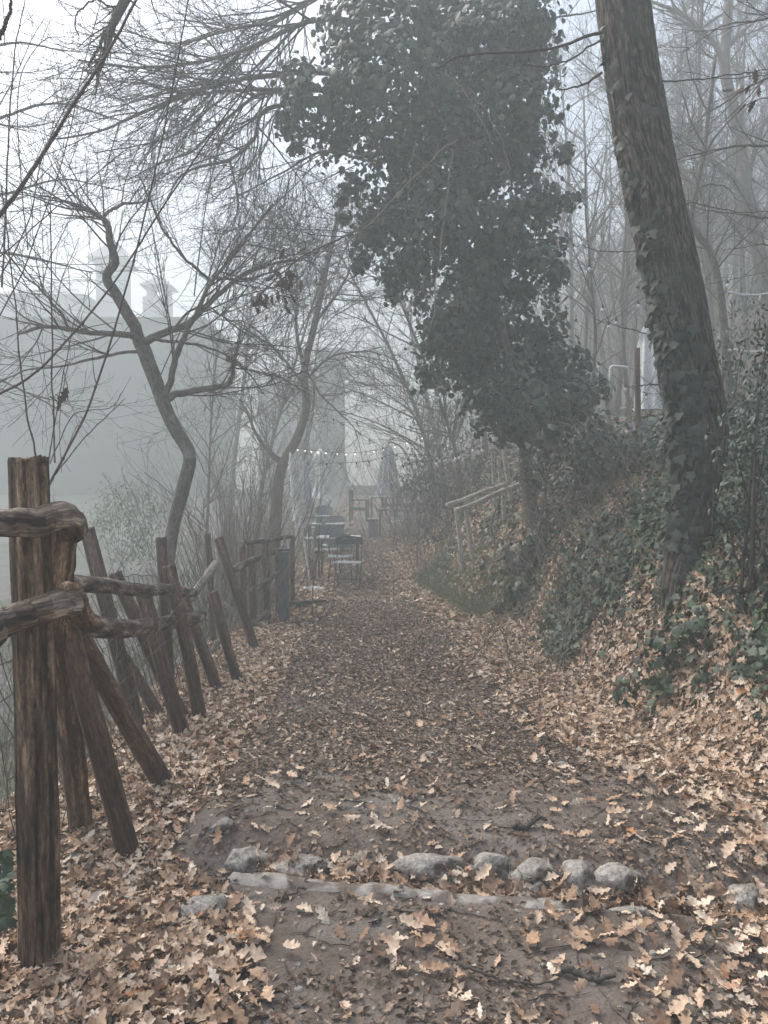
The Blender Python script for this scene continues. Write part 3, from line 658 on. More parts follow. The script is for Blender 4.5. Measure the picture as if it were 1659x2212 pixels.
# crooked tree beyond the fence on the left
D = 8.0; rp = lambda w_, d=D: .78 * w_ / (F / d) / 2
tree('crooked_tree', 'crooked bare tree with forked limbs just beyond the fence', 'tree', [
    (HP([(352, 1330), (365, 1200), (378, 1120), (396, 1050), (408, 985), (376, 925), (350, 868), (328, 805), (306, 745)], D), rp(34), rp(40)),
    (HP([(306, 745), (290, 700), (262, 645), (232, 600), (246, 565), (240, 520), (228, 480), (190, 455), (145, 435)], D, 7.4), rp(38), rp(8)),
    (HP([(246, 562), (236, 500), (225, 470), (260, 445), (310, 435)], D, 8.3), rp(16), rp(6)),
    (HP([(305, 742), (280, 728), (220, 725), (150, 714), (95, 706), (40, 720)], D, 7.2), rp(20), rp(7)),
    (HP([(312, 742), (360, 718), (410, 698), (455, 655), (505, 615), (550, 580), (640, 560)], D, 8.6), rp(24), rp(7)),
    (HP([(352, 868), (370, 820), (385, 760), (410, 700), (440, 640), (465, 598), (530, 520), (590, 440)], D, 7.6), rp(22), rp(5)),
    (HP([(354, 866), (390, 850), (440, 840), (490, 830), (505, 800), (500, 770)], D, 8.5), rp(22), rp(12)),
    (HP([(455, 605), (400, 560), (360, 500), (330, 440), (300, 380)], 7.8, 7.2), rp(9), rp(4)),
    (HP([(460, 600), (520, 600), (590, 585), (680, 545)], 7.8, 8.6), rp(9), rp(4)),
    (HP([(150, 714), (110, 650), (60, 600), (10, 540)], 7.4, 7.0), rp(8), rp(3)),
    (HP([(310, 760), (230, 770), (150, 790), (60, 800), (-30, 840)], 8, 7.5), rp(10), rp(3)),
    (HP([(330, 730), (400, 740), (470, 760), (530, 800), (570, 850)], 8, 8.2), rp(10), rp(3)),
    (HP([(370, 720), (430, 660), (500, 700), (560, 740)], 8, 8.2), rp(8), rp(3))],
    [L1(6.5, (.6, 2.0), skip_trunk=True, jit=.07, rcap=.010, rmin=.0045), L2(7, (.35, 1.2), rmin=.0026), L3(8, (.06, .3), rmin=.0016)], seed=21, wob=.2)

# young shoots behind the near post
sh = thing('sapling', 'clump of long straight bare shoots rising behind the near post', 'sapling', P(100, 1250, 3.9))
shoots = [([(78, 992), (55, 860), (36, 700), (16, 515), (4, 400)], 3.4, .0045), ([(118, 1000), (116, 860), (113, 640), (111, 486), (109, 425)], 3.3, .004),
    ([(100, 1060), (150, 965), (199, 862), (250, 700), (309, 486), (350, 300), (392, 90), (410, -20)], 3.6, .006), ([(-20, 862), (60, 815), (134, 744), (225, 640), (330, 486), (430, 330), (540, 180)], 3.9, .007),
    ([(-10, 480), (60, 385), (150, 240), (225, 120), (300, -10)], 3.3, .010), ([(-10, 620), (60, 480), (100, 320), (200, 150), (300, 90)], 4.2, .004), ([(-10, 560), (80, 480), (180, 400), (300, 300)], 4.4, .004),
    ([(100, 1060), (130, 1010), (200, 930), (270, 860)], 3.7, .004), ([(110, 1000), (160, 900), (240, 880), (265, 845)], 3.8, .003), ([(96, 1060), (110, 960), (140, 800), (160, 690)], 3.9, .004),
    ([(5, 620), (20, 300), (30, 120), (55, -10)], 3.9, .005), ([(-10, 700), (60, 560), (140, 330), (180, 150), (220, -10)], 4.6, .0045), ([(60, 540), (45, 380), (42, 180), (90, 90), (150, 80)], 4.8, .004),
    ([(-10, 95), (10, 40), (22, -10)], 2.6, .008), ([(330, 850), (430, 640), (560, 480), (700, 340), (800, 220)], 6.0, .005), ([(420, 640), (450, 420), (500, 220), (560, 0)], 6.5, .006)]
paths = np.stack([spline(HP(p, d), 30, .01, k) for k, (p, d, r) in enumerate(shoots)]); rads = np.stack([np.linspace(r, r * .5, 30) for p, d, r in shoots])
m = MB(); batch_tubes(m, paths, rads, 8); g_ = np.random.default_rng(77)
c, r = spawn(paths, rads, 2.2, (.15, .7), (.3, .9), .06, (0, 0, .03), 8, .5, .0016, g_, t0=.1); batch_tubes(m, c, r, 5)
c2, r2 = spawn(c, r, 6, (.06, .25), (.4, 1.0), .1, (0, 0, .02), 5, .6, .0011, g_); batch_tubes(m, c2, r2, 3)
for k in range(len(paths)):                          # buds and nodes
    for q in range(3, 29, 3): m.tube(np.array([paths[k, q], paths[k, q] + (paths[k, q + 1] - paths[k, q]) * .12]), rads[k, q] * 1.5, 5, True)
m.build('crown', M['shoot'], sh)

# gnarled dark branch entering from above on the left
tree('overhanging_branch', 'dark gnarled branch hanging down from above at the upper left', 'branch', [
    (HP([(560, -900), (420, -480), (330, -180), (300, -60), (262, 20), (240, 60), (228, 110), (222, 130)], 5.2), .055, .016), (HP([(240, 50), (215, 75), (200, 115), (190, 140)], 5.2), .014, .008),
    (HP([(222, 130), (208, 150), (190, 160)], 5.2), .014, .007), (HP([(222, 128), (210, 165), (205, 205)], 5.2), .012, .006), (HP([(262, 20), (210, 10), (175, 40), (170, 90)], 5.3), .008, .004)],
    [L2(8, (.1, .5)), L3(9)], seed=31, trunkname='bough')

# ivy clad tree in the middle
D = 10.0
base = G(1150, 1140); D = float(base[1])
limbs = [
    (HP([(1150, 1180), (1148, 1100), (1135, 1020), (1130, 900), (1080, 700), (1030, 500), (980, 300), (930, 120), (900, -60)], D), rp(42, D), rp(22, D)),
    (HP([(900, 60), (690, 45), (550, 102), (425, 135), (300, 145), (170, 130)], D, D - 1.5), rp(16, D), rp(4, D)),
    (HP([(900, 170), (725, 160), (575, 165), (500, 172), (415, 200), (300, 250), (215, 287), (120, 300)], D, D - 1.2), rp(17, D), rp(4, D)),
    (HP([(800, 190), (630, 195), (500, 195), (415, 205), (325, 185), (240, 137)], D, D - .5), rp(12, D), rp(3, D)),
    (HP([(800, 200), (620, 200), (550, 215), (475, 270), (415, 325), (350, 350), (270, 390)], D, D + .6), rp(14, D), rp(3, D)),
    (HP([(720, 210), (575, 235), (545, 300), (495, 345), (400, 375), (365, 425)], D, D - .4), rp(14, D), rp(4, D)),
    (HP([(495, 345), (505, 400), (512, 450), (500, 500)], D, D), rp(7, D), rp(3, D)),
    (HP([(900, 20), (700, -10), (600, 40), (500, 60), (380, 90), (260, 60)], D, D + 1), rp(14, D), rp(4, D)),
    (HP([(940, 330), (800, 350), (700, 330), (600, 380), (500, 430)], D, D - 1), rp(9, D), rp(3, D)),
    (HP([(1000, 420), (880, 440), (760, 500), (650, 560), (560, 640)], D, D - 1.5), rp(9, D), rp(3, D)),
    (HP([(960, 130), (1080, 60), (1200, 40), (1300, 20)], D, D + 1), rp(10, D), rp(4, D)),
    (HP([(640, 60), (560, 140), (460, 230), (360, 300), (200, 330)], D + .5, D), rp(9, D), rp(3, D)),
    (HP([(680, 120), (600, 230), (560, 330), (480, 420)], D + .5, D + 1), rp(8, D), rp(3, D))]
tr = tree('ivy_clad_tree', 'tall tree smothered in dark ivy standing on the bank beside the path', 'tree', limbs,
    [L1(5.5, (.7, 2.4), skip_trunk=True, rcap=.014, bias=(-.02, 0, -.005)), L2(9, (.4, 1.4), bias=(0, 0, -.008), rmin=.0026), L3(8, (.06, .3), rmin=.0016)], seed=51)
blobs = [(800, 60, 120), (950, 40, 140), (1080, 80, 115), (1150, 40, 60), (690, 215, 75), (650, 170, 45), (620, 260, 30), (840, 190, 130), (1000, 200, 135), (1120, 220, 85), (1140, 130, 70), (730, 290, 65), (870, 330, 100), (1000, 360, 120), (1110, 350, 85), (1150, 290, 50), (845, 460, 75), (800, 510, 45), (960, 480, 115), (1080, 480, 105), (1170, 440, 50), (1230, 430, 28), (880, 560, 65), (990, 600, 110), (1100, 600, 95), (1170, 560, 45), (1200, 590, 30), (850, 610, 28),
    (960, 690, 75), (1060, 700, 110), (1150, 690, 70), (920, 740, 40), (930, 810, 30), (1000, 780, 70), (1090, 800, 100), (1185, 780, 68), (1235, 790, 40), (1060, 880, 55), (1140, 880, 80), (1220, 870, 75), (1285, 840, 34), (1030, 860, 30), (900, 835, 16), (910, 800, 20), (1002, 890, 16), (850, 645, 20), (770, 575, 18), (745, 470, 18), (640, 320, 20), (622, 285, 18), (740, 430, 22), (1205, 520, 30), (1220, 330, 22), (760, 400, 30), (780, 560, 22), (1110, 930, 45), (1190, 940, 40)]
def ivy_blobs(blobs, D, dens, g, size, temps, mb, dj=.9, droop=.25, thick=1.0, fringe=.06):
    for (x, y, r) in blobs:
        dd = D + g.uniform(-dj, dj) * .6; c = P(x, y, dd); rm = r / (F / dd); n = int(dens * rm * rm)
        v = g.normal(0, 1, (n, 3)); v /= np.linalg.norm(v, axis=1, keepdims=True); q = g.random(n) ** .38
        lump = .62 + .8 * vnoise(v[:, 0] * 2.2 + x, v[:, 1] * 2.2 + v[:, 2] * 1.7 + y, 5)
        pos = c + v * (rm * q * lump * np.array([[1.08]]))[..., :] if False else c + v * (rm * q * lump)[:, None] * np.array([1.05, .9 * thick, 1.05])
        hole = fbm(pos[:, 0] * 2.6, pos[:, 2] * 2.6 + pos[:, 1] * .8, 15) ; keep = hole > .36
        nf = int(n * fringe); vf = g.normal(0, 1, (nf, 3)); vf /= np.linalg.norm(vf, axis=1, keepdims=True) + 1e-9; vf[:, 2] *= .8
        pos = np.concatenate([pos[keep], c + vf * rm * g.uniform(.85, 1.35, (nf, 1))]); v = np.concatenate([v[keep], vf]); nr = v + np.array([0, -.35, droop]) + g.normal(0, .45, v.shape)
        az = np.tile([[0, 0, -1.0]], (len(pos), 1)) + g.normal(0, .5, (len(pos), 3))
        scatter(mb, temps, pos, nr, g.uniform(size[0], size[1], len(pos)), g, az)
m = MB(); ivy_blobs(blobs, D, 3900, np.random.default_rng(61), (.04, .105), IVYR + IVY[:2], m)
m.build('ivy', M['ivy'], tr)
# hanging dead stems over the ivy
m = MB(); g_ = np.random.default_rng(66)
hang = [[(1010, 190), (1050, 230), (1080, 300), (1100, 370)], [(900, 300), (890, 380), (875, 470)], [(960, 150), (1000, 190), (1060, 300)], [(700, 560), (800, 470), (900, 380), (990, 300)], [(980, 330), (960, 460), (940, 620), (930, 700)]]
ph = np.stack([spline(HP(p, D - 1.2), 24, .05, k) for k, p in enumerate(hang)]); rh = np.full((len(hang), 24), .007); batch_tubes(m, ph, rh, 5)
c, r = spawn(ph, rh, 4, (.3, .9), (.4, 1), .1, (0, 0, -.03), 7, .5, .002, g_); batch_tubes(m, c, r, 4); m.build('dead_stem', M['twigpale'], tr)

# leaning tree left of the path, further back
D = 14.5
tree('leaning_tree', 'slender leaning bare tree rising from the thicket left of the path', 'tree', [
    (HP([(592, 1180), (600, 1060), (612, 1000), (640, 950), (660, 880), (657, 800), (680, 700), (705, 580), (728, 480), (750, 400)], D), rp(34, D), rp(10, D)),
    (HP([(612, 1000), (580, 975), (555, 940), (530, 880)], D, D), rp(18, D), rp(6, D)), (HP([(657, 800), (640, 700), (640, 600), (620, 480)], D, D + .5), rp(12, D), rp(4, D)),
    (HP([(680, 700), (740, 610), (770, 520), (800, 440)], D, D), rp(10, D), rp(3, D)), (HP([(655, 830), (600, 760), (540, 700), (470, 690)], D, D - .8), rp(9, D), rp(3, D)),
    (HP([(660, 820), (720, 770), (800, 760), (860, 780)], D, D), rp(8, D), rp(3, D)), (HP([(700, 600), (640, 520), (580, 480)], D, D - 1), rp(8, D), rp(3, D)), (HP([(658, 790), (690, 850), (740, 900), (780, 940)], D, D - .5), rp(7, D), rp(3, D))],
    [L1(6, (.6, 2.4), skip_trunk=True, rcap=.014), L2(6, (.4, 1.4), rmin=.0032), L3(6, (.1, .4), rmin=.0022)], seed=71)

tree('bare_tree', 'bare tree standing out of the frame whose twigs hang in from the left edge', 'tree', [
    (HP([(-420, 1300), (-380, 900), (-330, 500), (-260, 200), (-200, -100)], 9.0), .10, .04), (HP([(-350, 600), (-200, 560), (-60, 540), (80, 560), (200, 590)], 9, 8.6), .03, .006),
    (HP([(-300, 350), (-150, 300), (0, 250), (120, 220), (260, 260)], 9, 9), .03, .006), (HP([(-260, 200), (-100, 120), (40, 90), (160, 110)], 9, 8.5), .025, .006), (HP([(-370, 800), (-200, 780), (-60, 800), (60, 850), (150, 900)], 9, 8.5), .025, .005), (HP([(-330, 500), (-150, 450), (0, 420), (140, 390), (300, 420)], 9, 9.4), .025, .005)],
    [L1(5, (.5, 1.8), skip_trunk=True, rcap=.009, rmin=.004), L2(7, (.3, 1.1), rmin=.0026), L3(7, (.06, .3), rmin=.0016)], 'bare trees in the haze', 55)
tree('bare_tree', 'bare tree out of the frame whose branches reach in from the right edge', 'tree', [
    (HP([(1900, 1200), (1880, 800), (1860, 400), (1840, 0)], 7.5), .10, .05), (HP([(1860, 420), (1740, 330), (1620, 310), (1500, 330), (1430, 360)], 7.5, 7.2), .022, .003), (HP([(1865, 500), (1720, 470), (1600, 460), (1480, 440)], 7.5, 7.8), .02, .003),
    (HP([(1850, 200), (1740, 160), (1640, 180), (1540, 240), (1460, 300)], 7.5, 7.5), .02, .003), (HP([(1850, 80), (1740, 20), (1650, 40), (1560, 60), (1470, 120)], 7.5, 7.8), .02, .003), (HP([(1870, 620), (1750, 560), (1650, 530), (1560, 540)], 7.5, 7.5), .018, .003)],
    [L1(4.5, (.4, 1.3), skip_trunk=True, rcap=.007, rmin=.0032), L2(6, (.2, .8), rmin=.002), L3(5, (.06, .25), rmin=.0014)], 'bare trees in the haze', 56)
# big leaning trunk on the right
D = 5.5
bt = thing('leaning_trunk_tree', 'large leaning tree trunk with ridged bark and climbing ivy on the bank', 'tree', P(1500, 1180, D))
pth = spline(HP([(1335, -140), (1345, 0), (1366, 160), (1395, 340), (1432, 511), (1462, 662), (1481, 780), (1497, 865), (1508, 960), (1503, 1050), (1492, 1130), (1485, 1220), (1480, 1320)], D), 260)
wds = np.interp(pth[:, 2], *zip(*sorted([(float(P(0, yy, D)[2]), ww) for yy, ww in ((-140, 108), (0, 111), (200, 115), (400, 118), (600, 119), (750, 122), (860, 126), (960, 124), (1040, 104), (1120, 92), (1220, 96), (1320, 110))])))
V, Fs, A = tube_geo(pth, wds / (F / D) / 2, 120, True, .06, 5)
N = 260 * 120; th = np.linspace(0, 2 * np.pi, 120, endpoint=False); Lz = np.linspace(0, 1, 260)[:, None] * 4.8     # bark plates
bk = np.abs(fbm(np.cos(th)[None] * 9 + 0 * Lz, np.sin(th)[None] * 9 + Lz * 3.2, 91, 3) - .44); ridge = np.minimum(bk * 5, 1)
Vr = V[:N].reshape(260, 120, 3); Vr[:] = pth[:, None] + (Vr - pth[:, None]) * (.955 + .06 * ridge)[..., None]; V[:N] = Vr.reshape(-1, 3)
MB().add(V, Fs, A).build('trunk', M['bark'], bt, True)
for k, (pts, r0) in enumerate((([(1300, 72), (1270, 75), (1210, 95), (1140, 108), (1060, 112), (990, 122), (940, 150)], .012), ([(1305, 85), (1280, 100), (1240, 130), (1190, 145), (1130, 140)], .008), ([(1420, 175), (1500, 172), (1580, 165), (1680, 150)], .006), ([(1440, 440), (1490, 440), (1560, 455), (1680, 460)], .005), ([(1300, 160), (1255, 185), (1200, 195)], .010), ([(1390, 340), (1340, 280), (1350, 250)], .004), ([(1380, 540), (1280, 538), (1240, 530)], .004), ([(1395, 720), (1330, 700), (1290, 690)], .004), ([(1425, 830), (1360, 835)], .005), ([(1420, 895), (1350, 915)], .005))):
    q = spline(HP(pts, D - .1, D - .5), 30, .02, k); m = MB(); m.tube(q, np.linspace(r0, r0 * .4, 30), 7, True); c, r = spawn(q[None], np.linspace(r0, r0 * .4, 30)[None], 5, (.1, .5), (.4, 1), .1, (0, 0, -.01), 6, .5, .0016, np.random.default_rng(k)); batch_tubes(m, c, r, 4)
    m.build('limb', M['twig'], bt)
g_ = np.random.default_rng(83); m = MB(); n = 2600                                       # ivy climbing the trunk, mostly on its left face
k = g_.integers(30, 250, n); az_ = g_.normal(math.pi * 1.0, .75, n)
prob = np.interp(k / 260, [0, .15, .3, .5, .62, .75, .85, 1], [.10, .14, .22, .45, .62, .5, .8, .9]); s_ = g_.random(n) < prob; k = k[s_]; az_ = az_[s_]
ctr = pth[k]; rr = wds[k] / (F / D) / 2
side = np.stack([np.cos(az_), np.sin(az_) * 1.0, 0 * az_], -1); side[:, 1] = -np.abs(side[:, 1])
clumpy = fbm(az_ * 1.6, k * .06, 44) > .40; ctr, rr, side = ctr[clumpy], rr[clumpy], side[clumpy]
lift_ = 1.0 + .22 * g_.random(len(rr)) ** 4
pos = ctr + side * (rr * lift_)[:, None]
scatter(m, IVY, pos, side + g_.normal(0, .35, side.shape) + np.array([0, 0, .25]), g_.uniform(.04, .105, len(pos)), g_, np.tile([[0, 0, -1.0]], (len(pos), 1)) + g_.normal(0, .5, pos.shape))
m.build('ivy', M['ivytrunk'], bt)
m = MB(); q = np.arange(40, 258)
for a0 in (3.3, 3.7, 4.1, 4.5, 5.0):
    aa = a0 + .35 * np.sin(q * .035 + a0 * 5) + .1 * np.sin(q * .13 + a0); st_ = pth[q] + np.stack([np.cos(aa), -np.abs(np.sin(aa)), 0 * aa], -1) * (wds[q] / (F / D) / 2 * 1.0)[:, None]
    m.tube(st_[::3], np.linspace(.004, .012, len(st_[::3])), 6, False)
m.build('ivy_stem', M['barktree'], bt)

# ------------------------------------------------------------------ trees in the haze on the right slope
gb = np.random.default_rng(300)
tree('slope_tree', 'thick forked tree in haze at the upper right corner', 'tree', [
    (HP([(1700, 1000), (1680, 800), (1650, 600), (1612, 420), (1590, 260), (1566, 150), (1572, 40), (1580, -80)], 17), rp(48, 17), rp(22, 17)),
    (HP([(1585, 250), (1560, 130), (1520, 70), (1470, 30), (1400, 0)], 17, 16), rp(18, 17), rp(7, 17)), (HP([(1566, 110), (1610, 60), (1660, 20)], 17, 17), rp(14, 17), rp(6, 17)),
    (HP([(1640, 470), (1580, 385), (1520, 330), (1470, 290)], 17, 16), rp(24, 17), rp(10, 17)), (HP([(1612, 420), (1640, 300), (1690, 200)], 17, 17), rp(16, 17), rp(8, 17))],
    [L1(2.6, (.8, 2.2), skip_trunk=True, rcap=.02), L2(4.5, (.4, 1.2), rmin=.0035), L3(5, (.15, .5), rmin=.0022)], seed=91)
tree('slope_tree', 'serpentine grey tree trunk right behind the big leaning trunk', 'tree', [
    (HP([(1585, 980), (1575, 820), (1562, 680), (1550, 600), (1532, 540), (1505, 505), (1492, 470), (1500, 420), (1518, 340), (1530, 250), (1545, 120)], 11), rp(26, 11), rp(9, 11)),
    (HP([(1500, 430), (1520, 400), (1560, 395), (1590, 430)], 11, 11), rp(9, 11), rp(3, 11)), (HP([(1518, 340), (1560, 280), (1610, 230), (1660, 210)], 11, 10.6), rp(8, 11), rp(3, 11)), (HP([(1530, 250), (1500, 160), (1480, 60)], 11, 11), rp(7, 11), rp(3, 11))],
    [L1(3, (.5, 1.5), rcap=.012), L2(5.5, (.3, .9), rmin=.0025), L3(6, (.1, .3), rmin=.0016)], seed=92)
specs = [(1265, 960, 13.0, 5.0, .035, 'thin straight sapling left of the big leaning trunk'), (1235, 900, 19, 7, .06, 'slim bare tree in haze behind the ivy tree, right side'), (1310, 860, 24, 10, .10, 'faint tall bare tree in haze behind the closed white parasol'),
    (1360, 840, 16, 6.5, .05, 'slight bare tree beside the dark post on the terrace'), (1455, 760, 28, 11, .12, 'faint hillside tree seen just right of the big trunk top'), (1420, 900, 30, 12, .12, 'faint hillside tree mostly behind the big leaning trunk'), (1540, 700, 24, 9, .08, 'bare hillside tree left of the thick forked tree'), (1625, 760, 30, 12, .14, 'far hillside tree behind the thick forked tree'), (1180, 930, 28, 11, .12, 'far bare tree half hidden by the ivy mass'), (1500, 860, 20, 7, .05, 'young bare tree behind the serpentine trunk'),
    (1290, 900, 34, 13, .14, 'faintest tall tree between ivy tree and leaning trunk'), (1650, 820, 14, 6, .05, 'bare young tree at the right frame edge')]
for k, (px, py, dd, ht, r0, lab) in enumerate(specs):
    b = P(px, py, dd); b[2] = gz(b[0], b[1]); g_ = np.random.default_rng(500 + k)
    lean = g_.uniform(-.12, .12); tp = [b + np.array((lean * h_ * ht + .12 * math.sin(5 * h_ + k), 0, h_ * ht)) for h_ in np.linspace(0, 1, 6)]
    trunk = (tp, r0, r0 * .25); hs_ = [trunk]; sp = spline(tp, 20)
    for q in range(7):
        i = int(g_.integers(6, 18)); an = g_.uniform(0, 6.28); Lq = ht * g_.uniform(.15, .35); dv = np.array((math.cos(an) * .8, math.sin(an) * .6, .75)); hs_.append(([sp[i], sp[i] + dv * Lq * .5, sp[i] + dv * Lq + np.array((0, 0, .1 * Lq))], r0 * .4, r0 * .12))
    tree('bare_tree', lab, 'tree', hs_, [L1(2.2 if dd < 18 else 1.6, (.6, 1.8), rcap=.02, n=7), L2(4 if dd < 18 else 2.6, (.4, 1.2), rmin=.0035 if dd < 18 else .006, n=5), L3(4 if dd < 18 else 2.4, (.15, .5), rmin=.002 if dd < 18 else .004)], 'bare trees in the haze', 500 + k, sides=8)
specs = [(1330, 19, 10.5, 'misty tree with full twiggy crown left of the leaning trunk top'), (1440, 22, 11.5, 'misty full-crowned tree behind the middle of the leaning trunk'), (1530, 18, 10, 'misty full-crowned tree between leaning trunk and forked tree'), (1610, 21, 11, 'misty full-crowned tree behind the forked tree limbs'), (1690, 18, 10, 'misty full-crowned tree cut by the right edge'), (1250, 23, 11, 'misty full-crowned tree just right of the ivy mass'), (1390, 26, 12, 'faintest full-crowned tree high on the slope'), (1570, 26, 11.5, 'faint full-crowned tree high on the slope near the right edge')]
for k, (px, dd, ht, lab) in enumerate(specs):
    b = P(px, 900, dd); b[2] = gz(b[0], b[1]); g_ = np.random.default_rng(820 + k); lean = g_.uniform(-.1, .06)
    tp = [b + np.array((lean * ht * h_ + .15 * math.sin(4 * h_ + k), 0, h_ * ht)) for h_ in np.linspace(0, 1, 6)]; sp = spline(tp, 20); hs_ = [(tp, .085, .02)]
    for q in range(12):
        i = int(g_.integers(5, 19)); an = g_.uniform(0, 6.28); Lq = ht * g_.uniform(.2, .36); dv = np.array((math.cos(an) * .85, math.sin(an) * .5, .55)); hs_.append(([sp[i], sp[i] + dv * Lq * .5, sp[i] + dv * Lq + np.array((0, 0, .05 * Lq))], .03, .008))
    tree('bare_tree', lab, 'tree', hs_, [L1(4.5, (.6, 2.2), rcap=.015, n=7, rmin=.006), L2(5, (.4, 1.3), rmin=.0045, n=5), L3(4, (.15, .5), rmin=.0035)], 'bare trees in the haze', 820 + k, sides=8)
# trees arching over the path further back and on the left
specs = [(940, 1160, 18, 6.5, .09, -.35, 'bare tree on the right bank arching over the cafe path'), (990, 1120, 15, 5.5, .07, -.3, 'brown twiggy tree behind the handrail bending to the path'), (955, 1130, 25, 7.5, .12, -.22, 'far hazy tree arching above the grey parasol'), (1050, 1060, 21, 8, .12, -.12, 'hazy upright tree behind the handrail posts'),
    (560, 1150, 19, 7.5, .09, .22, 'hazy tree on the left arching over the cafe tables'), (500, 1160, 24, 9, .12, .1, 'faint tall tree behind the thicket on the left'), (640, 1110, 27, 8, .1, .15, 'far faint tree behind the closed white parasol on the path'), (430, 1200, 15, 6, .05, .12, 'thin bare tree between crooked tree and thicket')]
for k, (px, py, dd, ht, r0, lean, lab) in enumerate(specs):
    b = P(px, py, dd); b[2] = gz(b[0], b[1]); g_ = np.random.default_rng(700 + k)
    tp = [b + np.array((lean * ht * h_ ** 1.6 + .1 * math.sin(5 * h_ + k), 0, h_ * ht)) for h_ in np.linspace(0, 1, 6)]
    hs_ = [(tp, r0 * .75, r0 * .2)]; sp = spline(tp, 20)
    for q in range(9):
        i = int(g_.integers(4, 19)); an = g_.uniform(0, 6.28); Lq = ht * g_.uniform(.2, .42); dv = np.array((math.cos(an) * .7 + lean * 1.6, math.sin(an) * .7, .6)); hs_.append(([sp[i], sp[i] + dv * Lq * .5, sp[i] + dv * Lq + np.array((lean * .3 * Lq, 0, -.12 * Lq))], r0 * .26, r0 * .08))
    tree('bare_tree', lab, 'tree', hs_, [L1(4.2, (.6, 2.2), rcap=.02, n=7), L2(5.5, (.4, 1.2), rmin=.0035 if dd < 20 else .005, n=5), L3(5, (.15, .5), rmin=.0026 if dd < 20 else .0038)], 'bare trees in the haze', 700 + k, sides=9)
# far wood that reads as one mass
m = MB(); g_ = np.random.default_rng(900); n = 420
n = 900; bx = g_.uniform(6, 36, n); by = g_.uniform(24, 70, n); bz = ground_z(bx, by)
hh = g_.uniform(5, 9, len(bx)); tt = np.linspace(0, 1, 6)
pp = np.stack([bx[:, None] + (g_.uniform(-.1, .1, len(bx)) * hh)[:, None] * tt + g_.normal(0, .12, (len(bx), 6)), by[:, None] + 0 * tt, bz[:, None] + hh[:, None] * tt], -1); rr = g_.uniform(.03, .09, len(bx))[:, None] * np.linspace(1, .2, 6)
batch_tubes(m, pp, rr, 5); c, r = spawn(pp, rr, 1.5, (1, 3.4), (.5, 1.2), .1, (0, 0, .05), 6, .4, .014, g_); batch_tubes(m, c, r, 3); c, r = spawn(c, r, 2.2, (.5, 1.8), (.4, 1.1), .1, (0, 0, .03), 4, .5, .009, g_); batch_tubes(m, c, r, 3)
tag(m.build('far_woods', M['twig']), kind='stuff')

# ------------------------------------------------------------------ thickets, bushes, ground ivy
def thicket(name, label, px, py, d, wid, ht, n, seed, mat='twig', lean=0, group=None, fine=5, spread=.25, rb=.006):
    g_ = np.random.default_rng(seed); b = P(px, py, d); b[2] = gz(b[0], b[1]); t = thing(name, label, 'bush', b, group)
    x = b[0] + g_.normal(0, wid * .35, n); y = b[1] + g_.normal(0, wid * .35, n); z = ground_z(x, y); tt = np.linspace(0, 1, 8)
    h_ = ht * g_.uniform(.5, 1.05, n); dx = g_.normal(lean, spread, n) + .25 * (x - b[0]) / wid
    bend = g_.normal(0, .25, n)
    pp = np.stack([x[:, None] + (dx * h_)[:, None] * tt + (bend * h_)[:, None] * tt ** 2 * .5 + g_.normal(0, .012, (n, 8)), y[:, None] + (g_.normal(0, spread, n) * h_)[:, None] * tt, z[:, None] - .03 + h_[:, None] * (tt - .18 * np.abs(bend)[:, None] * tt ** 2)], -1)
    rr = g_.uniform(.5, 1.2, n)[:, None] * rb * np.linspace(1, .35, 8); m = MB(); batch_tubes(m, pp, rr, 4)
    c, r = spawn(pp, rr, fine, (.12, .7), (.3, .9), .1, (0, 0, .03), 6, .5, .0018, g_); batch_tubes(m, c, r, 3); c2, r2 = spawn(c, r, fine, (.06, .25), (.4, 1), .1, (0, 0, .02), 4, .6, .0014, g_); batch_tubes(m, c2, r2, 3)
    m.build('crown', M[mat], t); return t
thicket('bare_bush', 'tall bushy thicket of upright bare stems behind the far fence bay', 520, 1290, 10.5, 1.0, 2.6, 110, 401, 'twigpale', 0, None, 5, .18)
thicket('bare_bush', 'low tangle of pale twigs over the far fence rails', 535, 1330, 9.3, .7, 1.4, 60, 402, 'twigpale', .05, None, 6, .35)
thicket('bare_bush', 'hazy brown thicket beside the wrapped leaning parasol', 535, 1220, 13.5, 1.1, 2.8, 90, 403, 'twig', -.05, None, 4, .2)
thicket('bare_bush', 'loose bare bush between the crooked tree and the thicket', 470, 1290, 9.6, 1.4, 2.2, 60, 404, 'twig', 0, None, 4, .3)
thicket('bramble', 'arching pale bramble stems at the foot of the big leaning trunk', 1310, 1120, 6.6, 1.3, 1.3, 60, 405, 'twigpale', -.2, None, 5, .7, .005)
thicket('bramble', 'tangle of thin dry stems on the bank below the white parasol', 1240, 1060, 8.3, 1.3, 1.5, 70, 406, 'twigpale', -.1, None, 4, .7, .005)
thicket('bare_bush', 'wispy bare shrub on the bank between handrail and path bend', 950, 1180, 14.5, 1.2, 2.4, 80, 407, 'twigpale', -.15, None, 4, .3)
thicket('bare_bush', 'dense brown shrub mass right of the grey parasol', 925, 1120, 19, 1.8, 3.4, 120, 408, 'twig', -.12, None, 4, .3)
thicket('bare_bush', 'scraggly weeds and twigs behind the middle fence bay', 330, 1420, 6.6, 1.0, 1.1, 60, 409, 'twig', 0, None, 4, .35, .003)
thicket('bare_bush', 'dry stalks behind the near post at the left frame edge', 10, 1500, 3.6, .5, 1.1, 40, 410, 'twigpale', 0, None, 4, .3, .003)

